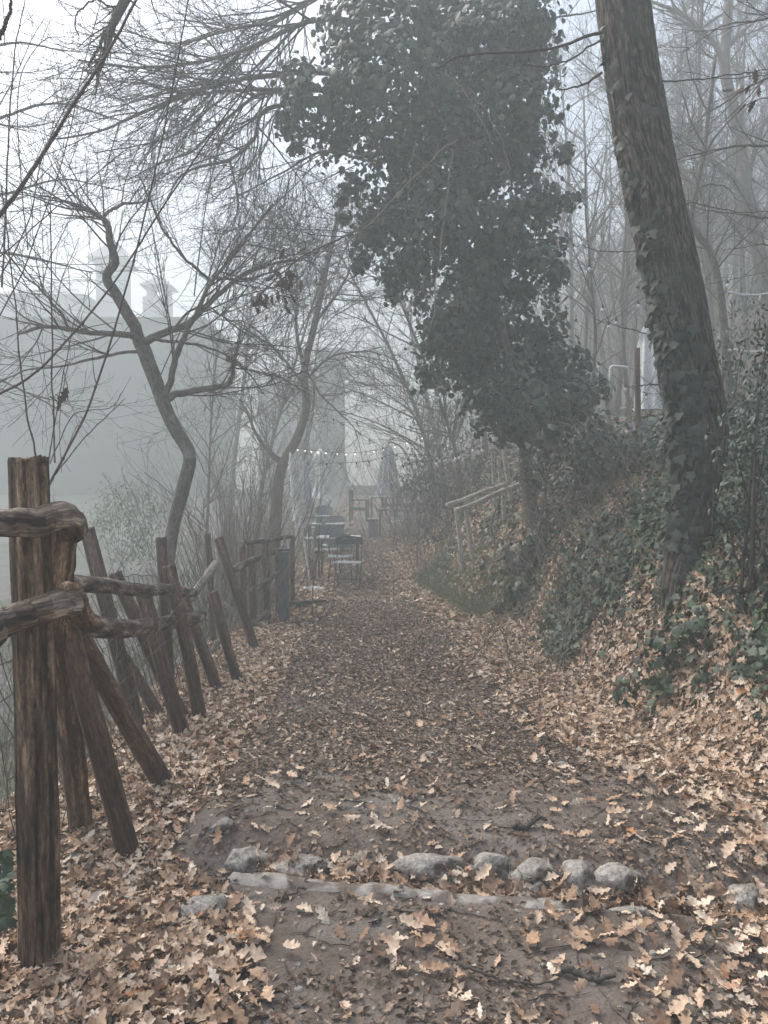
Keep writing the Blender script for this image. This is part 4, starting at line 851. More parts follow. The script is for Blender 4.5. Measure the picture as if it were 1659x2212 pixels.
def leaf_bush(name, label, blobs, d, dens, size, temps, mat, seed, dj=.4, stems=True, cat='bush'):
    g_ = np.random.default_rng(seed); b = P(blobs[0][0], blobs[0][1], d); b[2] = gz(b[0], b[1]); t = thing(name, label, cat, b)
    m = MB(); ivy_blobs(blobs, d, dens, g_, size, temps, m, dj); m.build('foliage', M[mat], t)
    if stems:
        m = MB()
        for x, y, r in blobs:
            c = P(x, y, d); m.tube(spline([b + np.array((g_.normal(0, .1), 0, -.05)), (b + c) / 2 + g_.normal(0, .08, 3), c], 12), np.linspace(.012, .004, 12), 5, True)
        m.build('branches', M['twig'], t)
    return t
leaf_bush('evergreen_shrub', 'dark glossy evergreen shrub at the right frame edge by the big trunk', [(1660, 700, 60), (1640, 790, 55), (1700, 800, 90), (1670, 880, 80), (1600, 900, 45), (1650, 960, 90), (1590, 980, 60), (1680, 1050, 90), (1600, 1070, 60), (1570, 1110, 40)], 4.6, 3600, (.03, .055), LANCE, 'shrub', 601)
leaf_bush('evergreen_shrub', 'hazy evergreen shrub behind the trunk at the right edge', [(1560, 760, 60), (1600, 820, 70), (1640, 700, 60), (1560, 880, 60), (1650, 880, 80)], 9.0, 900, (.05, .09), LANCE, 'shrub', 602)
leaf_bush('evergreen_shrub', 'faint evergreen shrubs on the slope at the upper right edge', [(1580, 640, 55), (1640, 600, 50), (1650, 720, 70), (1560, 720, 50), (1620, 660, 60)], 15.0, 420, (.07, .13), LANCE, 'shrub', 613)
leaf_bush('broom_shrub', 'pale green feathery shrub in the haze beyond the fence', [(250, 1090, 55), (300, 1070, 50), (265, 1140, 70), (330, 1120, 50), (220, 1130, 40), (290, 1180, 60)], 17, 1500, (.05, .10), LANCE, 'broom', 603)
leaf_bush('ivy_bush', 'dark ivy hummock at the path edge below the handrail', [(1150, 1200, 60), (1090, 1240, 60), (1190, 1180, 45), (1080, 1290, 40), (1150, 1270, 60), (1020, 1230, 30)], 8.9, 3200, (.05, .09), IVYR, 'ivy', 604)
leaf_bush('ivy_bush', 'low ivy bush in front of the ivy tree foot', [(1180, 1010, 60), (1250, 1010, 70), (1320, 990, 60), (1210, 950, 50), (1290, 940, 60), (1360, 970, 60)], 8.6, 1700, (.05, .09), IVYR, 'ivy', 605)
leaf_bush('ivy_bush', 'dense green ivy patch low on the bank right of the path', [(1450, 1400, 50), (1510, 1360, 55), (1560, 1420, 50), (1400, 1450, 40), (1610, 1380, 50), (1470, 1460, 45), (1350, 1490, 26)], 4.9, 2300, (.045, .09), IVY, 'ivyground', 611, .15, False)
leaf_bush('evergreen_shrub', 'leafy undergrowth under the glossy shrub at the right frame edge', [(1620, 1150, 60), (1575, 1210, 50), (1650, 1260, 60), (1600, 1300, 45), (1550, 1270, 35), (1670, 1340, 55)], 4.7, 2600, (.03, .06), LANCE, 'shrub', 612, .2)
leaf_bush('laurel_bush', 'hazy evergreen bush on the bank behind the handrail posts', [(960, 1010, 70), (1010, 1050, 70), (930, 1080, 60), (1040, 980, 70), (980, 1130, 60), (900, 1030, 50), (920, 1140, 40)], 15, 1300, (.06, .11), LANCE, 'shrub', 606)
leaf_bush('laurel_bush', 'dark rounded evergreen bush behind the right cafe table', [(880, 1050, 36), (905, 1000, 40), (930, 960, 45), (890, 1090, 34), (930, 900, 50)], 21, 700, (.08, .14), LANCE, 'shrub', 607)
leaf_bush('laurel_bush', 'tall hazy evergreen mass right of the far tree tunnel', [(945, 860, 50), (975, 920, 60), (1010, 880, 50), (960, 800, 40)], 19, 500, (.08, .14), LANCE, 'shrub', 608)
# ground ivy over the bank
g_ = np.random.default_rng(620); m = MB()
def ivy_density(x, y):
    u = x - toe(y); f = fbm(x * 1.2, y * 1.2, 77); return smooth(.10, .45, u + .5 * (fbm(x * 3, y * 3, 78) - .47)) * np.maximum(smooth(.46, .54, f), .30 * smooth(.3, .8, u)) * (1 - .5 * smooth(3.5, 6, u))
x, y = litter_field(1.2, 4.5, 2.8, 7.5, 60000, ivy_density, g_); lay(m, IVY, x, y, g_.uniform(.03, .08, len(x)), .55, g_, (.01, .13))
x, y = litter_field(.6, 6.0, 7.5, 15, 25000, ivy_density, g_); lay(m, IVYR, x, y, g_.uniform(.045, .09, len(x)), .55, g_, (.01, .16))
x, y = litter_field(.6, 9, 15, 30, 14000, ivy_density, g_); lay(m, IVYR, x, y, g_.uniform(.08, .14, len(x)), .5, g_, (.01, .2))
n = 260; p0 = np.array([P(1310 + 60 * g_.random(), 1420 + 40 * g_.random(), 5.0) for _ in range(1)])
tag(m.build('ground_ivy', M['ivyground']), kind='stuff')
# ivy at the foot of the near post
m = MB(); n = 46; pos = np.array([P(g_.uniform(-14, 26), g_.uniform(1830, 2010), 2.35 + .1 * g_.random()) for _ in range(n)])
scatter(m, IVY, pos, np.tile([[.2, -1, .5]], (n, 1)) + g_.normal(0, .4, (n, 3)), g_.uniform(.025, .055, n), g_, np.tile([[0, 0, -1.0]], (n, 1)) + g_.normal(0, .4, (n, 3)))
tag(m.build('ivy_sprig', M['ivyground']), 'sprig of green ivy climbing left of the near post foot', 'plant')
# grass strip by the handrail
m = MB(); n = 30000; x = g_.uniform(.45, 2.1, n); y = g_.uniform(7.4, 14.5, n); k = (g_.random(n) < smooth(.38, .52, fbm(x * 1.6, y * .9, 98)) * smooth(-.15, .15, x - toe(y)) * (1 - smooth(.35, .75, x - toe(y)))); x, y = x[k], y[k]; n = len(x)
z = ground_z(x, y); h_ = g_.uniform(.04, .15, n); dx = g_.normal(0, .04, n); dy = g_.normal(0, .04, n); tt = np.array([0, .5, 1.0])
batch_tubes(m, np.stack([x[:, None] + dx[:, None] * tt ** 2, y[:, None] + dy[:, None] * tt ** 2, z[:, None] + h_[:, None] * tt], -1), np.repeat(np.array([[.004, .003, .0008]]), n, 0), 3)
tag(m.build('grass', M['grass']), kind='stuff')
m = MB(); n = 16000; x = -1.7 - 5 * g_.random(n) ** 1.4; y = g_.uniform(2.5, 15, n); k = g_.random(n) < smooth(.40, .58, fbm(x * .9, y * .9, 198)); x, y = x[k], y[k]; n = len(x)
z = ground_z(x, y); h_ = g_.uniform(.05, .22, n); dx = g_.normal(0, .07, n); dy = g_.normal(0, .07, n)
batch_tubes(m, np.stack([x[:, None] + dx[:, None] * tt ** 2, y[:, None] + dy[:, None] * tt ** 2, z[:, None] + h_[:, None] * tt], -1), np.repeat(np.array([[.0035, .0025, .0008]]), n, 0), 3)
tag(m.build('dry_grass', M['dryg']), kind='stuff')
# clusters of dead leaves still hanging on twigs
for (px, py, dd, n, lab, s_) in ((618, 622, 6.6, 34, 'cluster of brown withered leaves hanging in the twigs at centre left', .13), (566, 650, 6.8, 14, 'smaller withered leaf cluster left of the big one', .08), (146, 848, 4.2, 4, 'single curled brown leaf hanging among the left shoots', .07), (497, 785, 7.8, 8, 'withered leaves on the stubby limb of the crooked tree', .08), (1620, 190, 6.0, 8, 'rusty leaves still on a twig at the upper right', .12)):
    c = P(px, py, dd); m = MB(); g2 = np.random.default_rng(int(px)); pos = c + g2.normal(0, 1, (n, 3)) * s_ * np.array([.5, .5, .7])
    scatter(m, OAK, pos, g2.normal(0, 1, (n, 3)) + np.array([0, -.8, 0]), g2.uniform(.07, .12, n), g2, np.tile([[0, 0, -1.0]], (n, 1)) + g2.normal(0, .5, (n, 3)))
    m.tube(np.array([c + np.array((-.02, 0, s_ * 1.6)), c + np.array((0, 0, s_ * .5)), c - np.array((0, 0, s_ * .6))]), .003, 5, True)
    tag(m.build('withered_leaves', M['withered']), lab, 'leaves', 'withered leaves still on the twigs')

# ------------------------------------------------------------------ handrail and posts on the right bank
a0, a1 = P(968, 1090, 10.4), P(1118, 1043, 11.4)
hr = thing('wooden_handrail', 'weathered handrail of two slanting poles climbing the bank', 'handrail', G(1003, 1200))
for (p0, p1) in (((966, 1091, 10.3), (1092, 1046, 11.2)), ((984, 1104, 10.0), (1136, 1040, 11.2))):
    m = MB(); m.tube(spline([P(*p0), P(*p1)], 30, .01, 3), .033, 12, True, .12, 4); m.build('rail', M['greywood'], hr, True)
for (t_, b_2, dd) in (((985, 1096), (997, 1215), 10.3), ((1006, 1098), (1020, 1215), 10.2), ((1087, 1048), (1092, 1150), 11.2)):
    m = MB(); post_mesh(t_, b_2, 13, dd, m, int(dd * 10) + t_[0], None, 14, 30, .12, 1); m.build('post', M['greywood'], hr, True)
for (t_, b_2, wd, dd, lab) in (((1065, 975), (1068, 1130), 10, 12.2, 'grey pole standing behind the handrail, leftmost of the bank poles'), ((1088, 968), (1112, 1150), 13, 11.6, 'tallest pale leaning pole behind the handrail'), ((1077, 985), (1084, 1130), 9, 12.4, 'slim grey pole between the two bank poles')):
    m = MB(); post_mesh(t_, b_2, wd, dd, m, t_[0], None, 14, 40, .12, 1); tag(m.build('wooden_pole', M['greywood'], None, True), lab, 'pole', 'poles behind the handrail')
m = MB(); m.tube(spline(HP([(1068, 1175), (1062, 1130), (1075, 1090), (1082, 1060)], 10.8), 20, .02, 2), np.linspace(.018, .01, 20), 8, True)
for pp_ in (([(1080, 1065), (1060, 1045), (1045, 1020)], 10.8), ([(1082, 1062), (1100, 1045), (1120, 1020)], 10.8), ([(1076, 1085), (1090, 1075), (1110, 1072)], 10.8)): m.tube(spline(HP(*pp_), 12, .02, 5), np.linspace(.009, .003, 12), 6, True)
tag(m.build('sapling', M['twigpale']), 'forked pale sapling in front of the handrail', 'sapling')

# ------------------------------------------------------------------ cafe furniture
def place(o, px, py, rz=0.0, d=None):
    p = G(px, py) if d is None else P(px, py, d)
    p[2] = gz(p[0], p[1]); o.location = p; o.rotation_euler = (0, 0, rz); return o
def bistro_chair():
    t = thing('bistro_chair', '', 'chair')
    nx_, nz_ = 60, 18; W, H = .46, .135; u = np.linspace(-1, 1, nx_ + 1); v = np.linspace(0, 1, nz_ + 1)
    UU, VV = np.meshgrid(u, v); top = H * (.82 + .18 * np.cos(UU * 1.5)); zz = .74 + VV * top; xx = UU * W / 2
    V = np.stack([xx, .16 + .04 * UU ** 2 * -1 + .03 * VV, zz], -1).reshape(-1, 3)
    ii = np.arange(nz_)[:, None] * (nx_ + 1) + np.arange(nx_)[None]; cx2 = (UU[:-1, :-1] + .5 / 30) * W / 2; cz2 = VV[:-1, :-1] * H + .004
    cut = np.zeros_like(cx2, bool)
    for c0 in (-.09, 0, .09):
        rr_ = np.hypot(cx2 - c0, cz2 - (.075 if c0 else .098)); cut |= (rr_ > .022) & (rr_ < .032) & ((cz2 > .062) if c0 else (cz2 < .105))
    cut |= (np.abs(np.abs(cx2) - (.018 + .25 * (cz2 - .02))) < .006) & (cz2 < .045)
    q = np.stack([ii, ii + 1, ii + nx_ + 2, ii + nx_ + 1], -1)[~cut]; m = MB(); m.add(V, q); m.add(V + np.array((0, .012, 0)), q[:, ::-1]); m.build('backrest', M['black'], t)
    m = MB()
    for k in range(7): m.box((0, -.19 + k * .055, .45), (.44, .04, .014))
    m.build('seat', M['slat'], t, flat=True)
    for s in (-1, 1):
        m = MB(); m.tube(np.array([(s * .21, .17, .86), (s * .21, .12, .45), (s * .21, -.22, 0)]), .009, 6, True); m.build('leg', M['darkmetal'], t)
        m = MB(); m.tube(np.array([(s * .195, -.2, .45), (s * .195, .05, .2), (s * .195, .22, 0)]), .009, 6, True); m.build('leg', M['darkmetal'], t)
    m = MB(); m.tube(np.array([(-.21, -.1, .17), (.21, -.1, .17)]), .007, 6); m.tube(np.array([(-.195, .15, .09), (.195, .15, .09)]), .007, 6); m.tube(np.array([(-.2, -.18, .45), (.2, -.1, .02)]), .006, 6); m.tube(np.array([(.2, -.18, .45), (-.2, -.1, .02)]), .006, 6); m.build('stretcher', M['darkmetal'], t)
    return t
ch = bistro_chair(); ch['label'] = 'folding bistro chair with pierced black backrest and pale slatted seat'; ch['group'] = 'cafe chairs'; place(ch, 752, 1272, -.12)
def shell_chair():
    t = thing('cafe_chair', '', 'chair'); u = np.linspace(-1, 1, 17); V = []
    for z_ in np.linspace(0, 1, 8):
        for k in u: w_ = .23 * (1 - .10 * abs(2 * z_ - 1) ** 3); V.append((k * w_, .2 + .05 * z_ - .06 * k * k, .60 + .24 * z_ - .05 * abs(k) ** 6))
    V = np.array(V); ii = np.arange(7)[:, None] * 17 + np.arange(16)[None]; q = np.stack([ii, ii + 1, ii + 18, ii + 17], -1).reshape(-1, 4)
    MB().add(V, q).add(V + np.array((0, .014, 0)), q[:, ::-1]).build('backrest', M['chairgrey'], t)
    m = MB(); n = 9; th = np.linspace(0, 2 * np.pi, 28, endpoint=False); sx = np.sign(np.cos(th)) * np.abs(np.cos(th)) ** .6 * .22; sy = np.sign(np.sin(th)) * np.abs(np.sin(th)) ** .6 * .21
    V = np.concatenate([np.stack([sx, sy, .44 + .012 * np.abs(np.cos(th))], 1), np.stack([sx, sy, .465 + .012 * np.abs(np.cos(th))], 1), [[0, 0, .43], [0, 0, .455]]]); j = np.arange(28); j2 = (j + 1) % 28
    m.add(V, [np.stack([j, j2, 28 + j2, 28 + j], 1), np.stack([28 + j, 28 + j2, np.full(28, 57)], 1), np.stack([j2, j, np.full(28, 56)], 1)]); m.build('seat', M['tabletop'], t)
    for sx_ in (-1, 1):
        for sy_ in (-1, 1): m = MB(); m.tube(np.array([(sx_ * .17, sy_ * .15, .44), (sx_ * .21, sy_ * .21, 0)]), .012, 6, True); m.build('leg', M['darkmetal'], t)
    m = MB()
    for sx_ in (-1, 1): m.tube(np.array([(sx_ * .19, .16, .45), (sx_ * .2, .2, .63)]), .01, 6, True)
    m.build('back_frame', M['darkmetal'], t); return t
sc0 = shell_chair(); first = True
for (px, py, rz, lab, dd) in ((735, 1255, .05, 'grey shell chair tucked under the nearest pale table', 13.6), (707, 1225, .3, 'grey shell chair beside the nearest table, legs half hidden', 14.6), (718, 1215, .0, 'grey shell chair behind the nearest table', 15.4), (706, 1195, .1, 'round backed grey chair at the second table', 16.8), (722, 1190, -.05, 'grey chair facing the second table', 17.6), (862, 1158, 1.9, 'grey shell chair at the right-hand table by the bank', 20.0), (676, 1180, -1.4, 'grey shell chair on the fence side of the second table', 16.6), (664, 1170, -1.2, 'grey shell chair on the fence side of the grey table', 19.0), (700, 1150, .1, 'grey shell chair between the grey table and the far left table', 20.2)):
    o = sc0 if first else copy_tree(sc0); first = False; o['label'] = lab; o['group'] = 'cafe chairs'
    p = P(px, py, dd); o.location = (p[0], dd, gz(p[0], dd)); o.rotation_euler = (0, 0, rz)
def cafe_table(w_, dp, top='tabletop', leg='darkmetal'):
    t = thing('cafe_table', '', 'table'); MB().box((0, 0, .74), (w_, dp, .022)).build('tabletop', M[top], t, flat=True); MB().box((0, 0, .715), (w_ - .02, dp - .02, .03)).build('apron', M['chairgrey'], t, flat=True)
    for sx_ in (-1, 1):
        for sy_ in (-1, 1): MB().box((sx_ * (w_ / 2 - .05), sy_ * (dp / 2 - .05), .35), (.035, .035, .7)).build('leg', M[leg], t, flat=True)
    return t
for (px, dd, w_, dp, top, rz, lab) in ((732, 14.1, .78, .7, 'tabletop', .0, 'pale cafe table nearest on the left of the path'), (704, 16.9, .82, .7, 'tabletop', .05, 'second pale cafe table in the left row'), (690, 18.6, .75, .7, 'greytop', .1, 'grey cafe table behind the second table'), (685, 21.8, .75, .7, 'greytop', -.1, 'far left cafe table beside the tasselled white parasol'),
    (826, 25.0, .8, .7, 'tabletop', .05, 'far pale table in front of the grey parasol'), (851, 20.6, .85, .6, 'greytop', .05, 'dark legged table on the right by the bank')):
    t = cafe_table(w_, dp, top); t['label'] = lab; t['group'] = 'cafe tables'; p = P(px, 1100, dd); t.location = (p[0], dd, gz(p[0], dd)); t.rotation_euler = (0, 0, rz)
def armchair():
    t = thing('wooden_armchair', '', 'chair'); K = M['black']; m = MB()
    for s in (-1, 1): MB().box((-.26, s * .27, .5), (.06, .06, 1.0)).build('leg', K, t, flat=True); MB().box((.26, s * .27, .33), (.06, .06, .66)).build('leg', K, t, flat=True); MB().box((0, s * .27, .675), (.6, .09, .035)).build('armrest', K, t, flat=True)
    m = MB(); m.box((-.26, 0, .93), (.05, .48, .1)); m.box((-.26, 0, .52), (.05, .48, .07))
    for k in range(5): m.box((-.26, -.18 + k * .09, .72), (.03, .05, .33))
    m.build('backrest', K, t, flat=True); m = MB(); m.box((0, 0, .42), (.5, .48, .04)); m.box((0, -.27, .38), (.46, .04, .07)); m.box((0, .27, .38), (.46, .04, .07)); m.build('seat', K, t, flat=True); return t
t = armchair(); t['label'] = 'black wooden armchair seen side on in the middle of the path'; t['group'] = 'black armchairs'; p = P(776, 1120, 24.6); t.location = (p[0], p[1], gz(p[0], p[1])); t.rotation_euler = (0, 0, -.1)
t2 = copy_tree(t); t2['label'] = 'second black armchair behind the far pale table'; p = P(846, 1110, 26.2); t2.location = (p[0], p[1], gz(p[0], p[1])); t2.rotation_euler = (0, 0, 2.9)
# slatted folding chair
t = thing('folding_chair', 'slatted folding chair turned sideways at the far left table', 'chair', (0, 0, 0)); m = MB()
for k in range(5): m.box((0, -.16 + .08 * k, .66), (.02, .045, .46))
m.box((0, 0, .9), (.03, .42, .05)); m.box((0, 0, .44), (.03, .42, .04)); m.build('backrest', M['slat'], t, flat=True); m = MB()
for k in range(5): m.box((-.08 - .08 * k, 0, .45), (.05, .42, .02))
m.build('seat', M['slat'], t, flat=True)
for s in (-1, 1): m = MB(); m.bar((.06, s * .21, .9), (-.38, s * .21, 0), .025, .025); m.build('leg', M['darkmetal'], t, flat=True); m = MB(); m.bar((-.38, s * .19, .45), (.1, s * .19, 0), .025, .025); m.build('leg', M['darkmetal'], t, flat=True)
p = P(708, 1115, 21.5); t.location = (p[0], p[1], gz(p[0], p[1])); t.rotation_euler = (0, 0, .25)
# pedestal box
p = P(806, 1155, 20.4); p[2] = gz(p[0], p[1]); t = thing('pedestal_box', 'dark square pedestal box with pale lid standing on the path', 'box', p)
MB().box((p[0], p[1], p[2] + .24), (.25, .25, .48)).build('body', M['steel'], t, flat=True); MB().box((p[0], p[1], p[2] + .495), (.29, .29, .03)).build('lid', M['tabletop'], t, flat=True)
# rusty planter, white parasol base
p = P(671, 1243, 13.6); p[2] = gz(p[0], p[1]); t = thing('planter', 'tall rusty brown planter beside the near table', 'planter', p)
MB().lathe([(.06, 0), (.075, .02), (.09, .36), (.1, .38), (.1, .41), (.08, .41), (.075, .38), (0, .37)], p, 24).build('pot', M['pot'], t); MB().lathe([(.082, .385), (.04, .395), (0, .4)], p, 16).build('soil', M['bank'], t)
# wrapped leaning white parasol
b = P(664, 1215, 12.6); tp = P(627, 978, 12.4); ax = (tp - b) / np.linalg.norm(tp - b); L = np.linalg.norm(tp - b)
gp = np.array((b[0], b[1], gz(b[0], b[1]))); t = thing('parasol', 'closed white parasol in crinkled wrap leaning on a white pole', 'parasol', gp, 'closed parasols')
m = MB(); m.tube(np.array([gp + np.array((.06, 0, 0)), b, b + ax * L]), .02, 10, True); m.build('pole', M['white'], t)
n = 60; q = np.linspace(.30, .98, n); pthp = b + ax * (L * q)[:, None]; prof = np.interp(q, [.30, .33, .5, .72, .8, .84, .92, .98], [.075, .105, .098, .085, .05, .075, .045, .02])
V, Fs, A = tube_geo(pthp, prof, 48, True, .0, 3); N = n * 48; nzw = fbm(np.tile(np.arange(48), n) * .7, np.repeat(np.arange(n), 48) * .45, 12, 3); Vr = V[:N]; cc = np.repeat(pthp, 48, 0); V[:N] = cc + (Vr - cc) * (.5 + 1.0 * nzw)[:, None]
MB().add(V, Fs).build('canopy', M['canvaswhite'], t); MB().lathe([(0, .05), (.16, .05), (.2, .03), (.21, 0)], gp + np.array((.08, 0, 0)), 28).build('base', M['white'], t)
# tasselled white parasol
p = P(692, 1110, 22); p[2] = gz(p[0], p[1]); t = thing('parasol', 'closed off-white parasol with frilled top beyond the left tables', 'parasol', p, 'closed parasols')
m = MB(); m.tube(np.array([p, p + np.array((.02, 0, 2.3))]), .025, 8); m.build('pole', M['greywood'], t, True)
MB().lathe([(.26, .95), (.2, 1.05), (.15, 1.3), (.11, 1.5), (.12, 1.55), (.11, 1.9), (.12, 2.02), (.19, 2.05), (.12, 2.25), (.03, 2.36), (0, 2.37)], p, 48, 8, .22).build('canopy', M['canvaswhite'], t); MB().lathe([(0, .08), (.22, .08), (.25, 0)], p, 20).build('base', M['darkmetal'], t)
# grey cantilever parasol
p = P(838, 1100, 26); p[2] = gz(p[0], p[1]); sz = F / 26; t = thing('cantilever_parasol', 'closed blue-grey parasol hanging from a curved arm', 'parasol', p, 'closed parasols')
zt = P(834, 957, 26)[2]; zb = P(834, 1066, 26)[2]
MB().lathe([(.40, zb), (.37, zb + .1), (.3, zb + .6), (.22, zb + 1.15), (.18, zb + 1.35), (.19, zb + 1.38), (.1, zt - .12), (.02, zt), (0, zt)], (p[0], p[1], 0), 72, 9, .14).build('canopy', M['canvasgrey'], t)
q = spline([(p[0], p[1], zt), (p[0] + .1, p[1], zt + .03), (p[0] + .45, p[1], zt - .15), (p[0] + .8, p[1], zt - .75), (p[0] + .92, p[1], zt - 1.5), (p[0] + .95, p[1], p[2])], 40); m = MB(); m.tube(q, .035, 10); m.build('arm', M['darkmetal'], t)
MB().box((p[0] + .95, p[1], p[2] + .06), (.7, .7, .12)).build('base', M['darkmetal'], t, flat=True)
# faint third parasol
p = P(657, 1130, 18); p[2] = gz(p[0], p[1]); t = thing('parasol', 'faint closed grey parasol behind the wrapped one', 'parasol', p, 'closed parasols')
m = MB(); m.tube(np.array([p, p + np.array((0, 0, 2.0))]), .022, 8); m.build('pole', M['darkmetal'], t)
MB().lathe([(.22, .85), (.2, .95), (.15, 1.4), (.1, 1.8), (.02, 2.15), (0, 2.15)], p, 48, 8, .16).build('canopy', M['canvasgrey'], t)
# dark mound right of the parasol
V, Q = rock_geo(77, 4, .4); p = P(905, 1100, 22.5); o = MB().add(V * np.array([.9, .8, .75]), Q).build('boulder', M['wallstone']); o.location = (p[0], p[1], gz(p[0], p[1]) + .15); tag(o, 'dark boulder on the bank behind the right-hand table', 'boulder')

# white parasol on the terrace
D = 11.8; p = P(1404, 960, D); p[2] = gz(p[0], p[1]); t = thing('parasol', 'tall closed white parasol on the terrace, half hidden by the big trunk', 'parasol', p, 'closed parasols')
zt = P(1408, 690, D)[2]; zb = P(1408, 886, D)[2]; hh = zt - zb
MB().lathe([(.23, zb), (.215, zb + .04), (.21, zb + .35 * hh), (.185, zb + .7 * hh), (.15, zb + .82 * hh), (.165, zb + .825 * hh), (.09, zb + .93 * hh), (.03, zt), (0, zt)], (p[0], p[1], 0), 64, 8, .16).build('canopy', M['canvaswhite'], t)
m = MB(); m.tube(np.array([p, (p[0], p[1], zb + .3)]), .025, 8); m.build('pole', M['white'], t); MB().box((p[0], p[1], p[2] + .1), (.5, .5, .2)).build('base', M['greytop'], t, flat=True)
m = MB(); post_mesh((1376, 752), (1380, 930), 17, 11.4, m, 5, None, 12, 20, .05, 0, .5); tag(m.build('dark_post', M['post'], None, True), 'dark square-cut post left of the tall white parasol', 'post')
m = MB(); m.tube(spline([P(1318, 800, 11), P(1322, 792, 11), P(1335, 792, 11), P(1360, 794, 11)], 16), .022, 8); m.tube(np.array([P(1318, 800, 11), P(1319, 830, 11)]), .022, 8); tag(m.build('pipe', M['white']), 'white elbow pipe sticking up beside the dark post', 'pipe')
for k, (pp_, lab) in enumerate((([(1572, 630), (1610, 637), (1660, 634), (1720, 615)], 'upper white hose looped across the right edge'), ([(1585, 755), (1620, 760), (1660, 757), (1720, 745)], 'lower white hose looped across the right edge'))):
    m = MB(); m.tube(spline(HP(pp_, 9), 24), .012, 8); tag(m.build('hose', M['white']), lab, 'hose', 'white hoses at the right edge')

# ------------------------------------------------------------------ string lights
def string_lights(pts, bulbs, label, lit=False, size=.035, r=.005):
    q = spline(pts, 60); t = thing('string_lights', label, 'lights', q[0], 'strings of bulbs')
    m = MB(); m.tube(q, r, 5, False); m.build('cable', M['rubber'], t)
    for f in bulbs:
        c = q[int(f * 59)]; m = MB(); m.lathe([(0, 0), (.4 * size, 0), (.42 * size, -.9 * size), (.3 * size, -1.2 * size), (0, -1.2 * size)], c, 8); so = m.build('socket', M['rubber'], t)
        m = MB(); m.lathe([(0, -1.15 * size), (.4 * size, -1.3 * size), (.78 * size, -1.9 * size), (.78 * size, -2.3 * size), (.4 * size, -2.8 * size), (0, -2.95 * size)], c, 10); b = m.build('bulb', M['lit' if lit else 'glass'], so)
        b.matrix_parent_inverse = Matrix.Identity(4)
    return t
ev = lambda n, a=.03, b=.97: np.linspace(a, b, n)
string_lights(HP([(640, 968), (690, 974), (760, 978), (830, 968), (925, 940)], 17, 19), ev(14), 'lit string of small warm bulbs across the far path', True, .019)
string_lights(HP([(700, 895), (740, 915), (800, 950), (860, 985), (920, 996)], 15, 14), ev(9), 'dark cable slanting down to the right with clear bulbs')
string_lights(HP([(660, 905), (720, 912), (780, 910), (860, 890), (930, 860), (1000, 820)], 15.5, 14), ev(9), 'upper clear bulb string rising to the ivy tree')
string_lights(HP([(660, 1000), (735, 1000), (800, 995), (860, 980), (960, 985), (1060, 960)], 14.5, 12), ev(11), 'lower clear bulb string sagging before the grey parasol')
string_lights(HP([(880, 1000), (960, 990), (1010, 970), (1090, 930)], 12, 11), ev(5), 'short bulb string ending near the handrail poles')
string_lights(HP([(1270, 560), (1310, 680), (1325, 690), (1400, 640), (1550, 610), (1690, 580)], 10.5, 10), ev(8), 'bulb string passing behind the big leaning trunk')
string_lights(HP([(1290, 780), (1350, 830), (1400, 850), (1450, 850)], 11, 11), ev(4), 'short bulb string in front of the terrace parasol')

# ------------------------------------------------------------------ buildings in the fog
def building(name, label, d, x0, x1, ytop, ybase, depth, roof_px, wins, mat='wall', cat='building'):
    a = P(x0, ybase, d); b = P(x1, ybase, d); zt = P(x0, ytop, d)[2]; zb = float(gz((a[0] + b[0]) / 2, d)) - 1.0; cx = (a[0] + b[0]) / 2; w_ = b[0] - a[0]
    t = thing(name, label, cat, (cx, d, zb)); MB().box((cx, d + depth / 2, (zt + zb) / 2), (w_, depth, zt - zb)).build('wall', M[mat], t, flat=True)
    if roof_px:
        zr = P(x0, roof_px, d)[2]; e = .5; V = np.array([(a[0] - e, d - e, zt + .02), (b[0] + e, d - e, zt + .02), (b[0] + e, d + depth + e, zt + .02), (a[0] - e, d + depth + e, zt + .02), (cx - w_ * .18, d + depth / 2, zr), (cx + w_ * .18, d + depth / 2, zr)])
        MB().add(V, [np.array([[0, 1, 5, 4], [2, 3, 4, 5]]), np.array([[1, 2, 5], [3, 0, 4]])]).add(V[:4], np.array([[3, 2, 1, 0]])).build('roof', M['roof'], t, flat=True)
    for (wx, wy, ww, wh) in wins:
        c = P(wx, wy, d); f = F / d; MB().box((c[0], d + .02, c[2]), (ww / f, .2, wh / f)).build('window', M['windark'], t, flat=True)
    return t
W3 = [(x, y, 16, 34) for y in (740, 830, 930) for x in (40, 105, 170, 235, 300, 365)]
building('villa', 'large villa facade with rows of windows, pale in the fog', 40, -60, 430, 690, 1060, 10, 640, W3)
building('villa_wing', 'low wing at the left side of the foggy villa with hipped roof', 51, -40, 180, 640, 1060, 9, 585, [], 'fogplaster')
building('tower', 'square tower rising faint behind the foggy villa', 52, 212, 262, 560, 1060, 2.4, 510, [], 'fogplaster', 'tower')
t = building('belfry', 'small belfry with open lantern behind the crooked tree', 51, 312, 358, 640, 1060, 2.1, None, [], 'fogplaster', 'tower')
q_ = 51 / 72; c = P(335, 640, 51); z0 = c[2]; yc = 51 + 1.05
for sx_ in (-1, 1):
    for sy_ in (-1, 1): MB().box((c[0] + sx_ * .75 * q_, yc + sy_ * .75 * q_, z0 + .55 * q_), (.4 * q_, .4 * q_, 1.1 * q_)).build('pillar', M['fogplaster'], t, flat=True)
zr = z0 + 1.1 * q_; V = np.array([(sx_ * 1.5, sy_ * 1.5, 0) for sx_, sy_ in ((-1, -1), (1, -1), (1, 1), (-1, 1))] + [(sx_ * .2, sy_ * .2, 1.1) for sx_, sy_ in ((-1, -1), (1, -1), (1, 1), (-1, 1))]) * q_ + np.array((c[0], yc, zr))
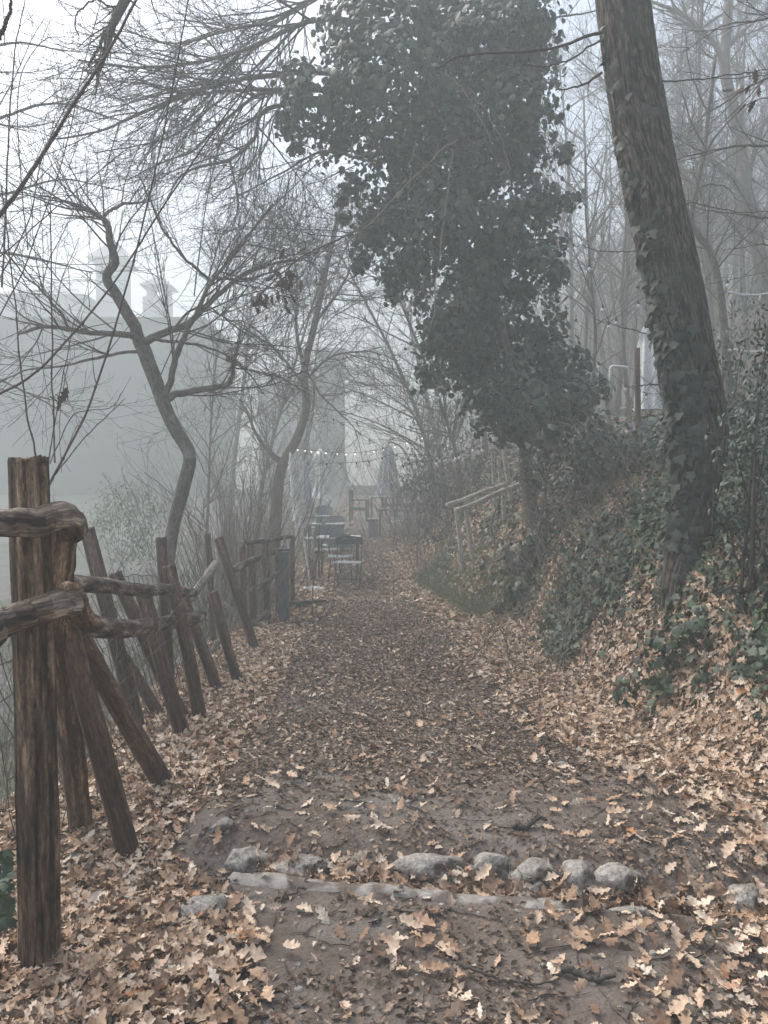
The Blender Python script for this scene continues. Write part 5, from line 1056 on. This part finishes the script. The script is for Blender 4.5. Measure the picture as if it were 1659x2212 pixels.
MB().add(V, np.array([[0, 1, 5, 4], [1, 2, 6, 5], [2, 3, 7, 6], [3, 0, 4, 7], [4, 5, 6, 7], [3, 2, 1, 0]])).build('roof', M['roof'], t, flat=True)
# battered stone tower at the end of the path
dd = 42; a = P(690, 1057, dd); b = P(742, 1057, dd); zt = P(742, 760, dd)[2]; zb = gz(a[0], dd) - .5; zm = P(742, 960, dd)[2]; e = 12 * dd / F
V = []
for (z_, ex) in ((zb, e), (zb + .4 * (zm - zb), e * .45), (zm, 0), (zt, 0)): V += [(a[0] - ex, dd - ex, z_), (b[0] + ex, dd - ex, z_), (b[0] + ex, dd + 1.6 + ex, z_), (a[0] - ex, dd + 1.6 + ex, z_)]
Fq = [[k * 4 + j, k * 4 + (j + 1) % 4, k * 4 + 4 + (j + 1) % 4, k * 4 + 4 + j] for k in range(3) for j in range(4)] + [[12, 13, 14, 15]]
t = thing('stone_tower', 'grey stone tower with flared base at the end of the path', 'tower', ((a[0] + b[0]) / 2, dd, zb)); MB().add(np.array(V), np.array(Fq)).build('wall', M['wallstone'], t, flat=True)
MB().box(((a[0] + b[0]) / 2, dd + .8, zt + .1), (b[0] - a[0] + .3, 1.9, .2)).build('cornice', M['wallstone'], t, flat=True)
building('outbuilding', 'pale low building left of the stone tower in the haze', 48, 560, 690, 830, 1060, 6, 790, [(620, 950, 16, 40), (660, 950, 16, 40)], 'fogplaster')
a = P(745, 1057, 40); b = P(905, 1057, 40); zb = gz((a[0] + b[0]) / 2, 40) - .3; zt = P(800, 1051, 40)[2]
t = thing('garden_wall', 'low grey wall closing the far end of the path', 'wall', ((a[0] + b[0]) / 2, 40, zb)); MB().box(((a[0] + b[0]) / 2, 40.15, (zb + zt) / 2), (b[0] - a[0], .3, zt - zb)).build('wall', M['concrete'], t, flat=True); MB().box(((a[0] + b[0]) / 2, 40.15, zt + .03), (b[0] - a[0] + .1, .4, .06)).build('coping', M['concrete'], t, flat=True)

# ------------------------------------------------------------------ haze
hz = MB().box(((-101 + 81) / 2, (-7 + 131) / 2, (-3 + 23) / 2), (182, 138, 26)).build('haze', bpy.data.materials.new('fog'), flat=True)
tag(hz, kind='stuff'); hm = hz.data.materials[0]; hm.use_nodes = True; n = hm.node_tree.nodes; n.clear(); out = n.new('ShaderNodeOutputMaterial'); pv = n.new('ShaderNodeVolumePrincipled')
pv.inputs['Color'].default_value = (.645, .682, .676, 1); pv.inputs['Density'].default_value = HAZE_DENSITY; pv.inputs['Anisotropy'].default_value = .2
hm.node_tree.links.new(pv.outputs[0], out.inputs['Volume'])
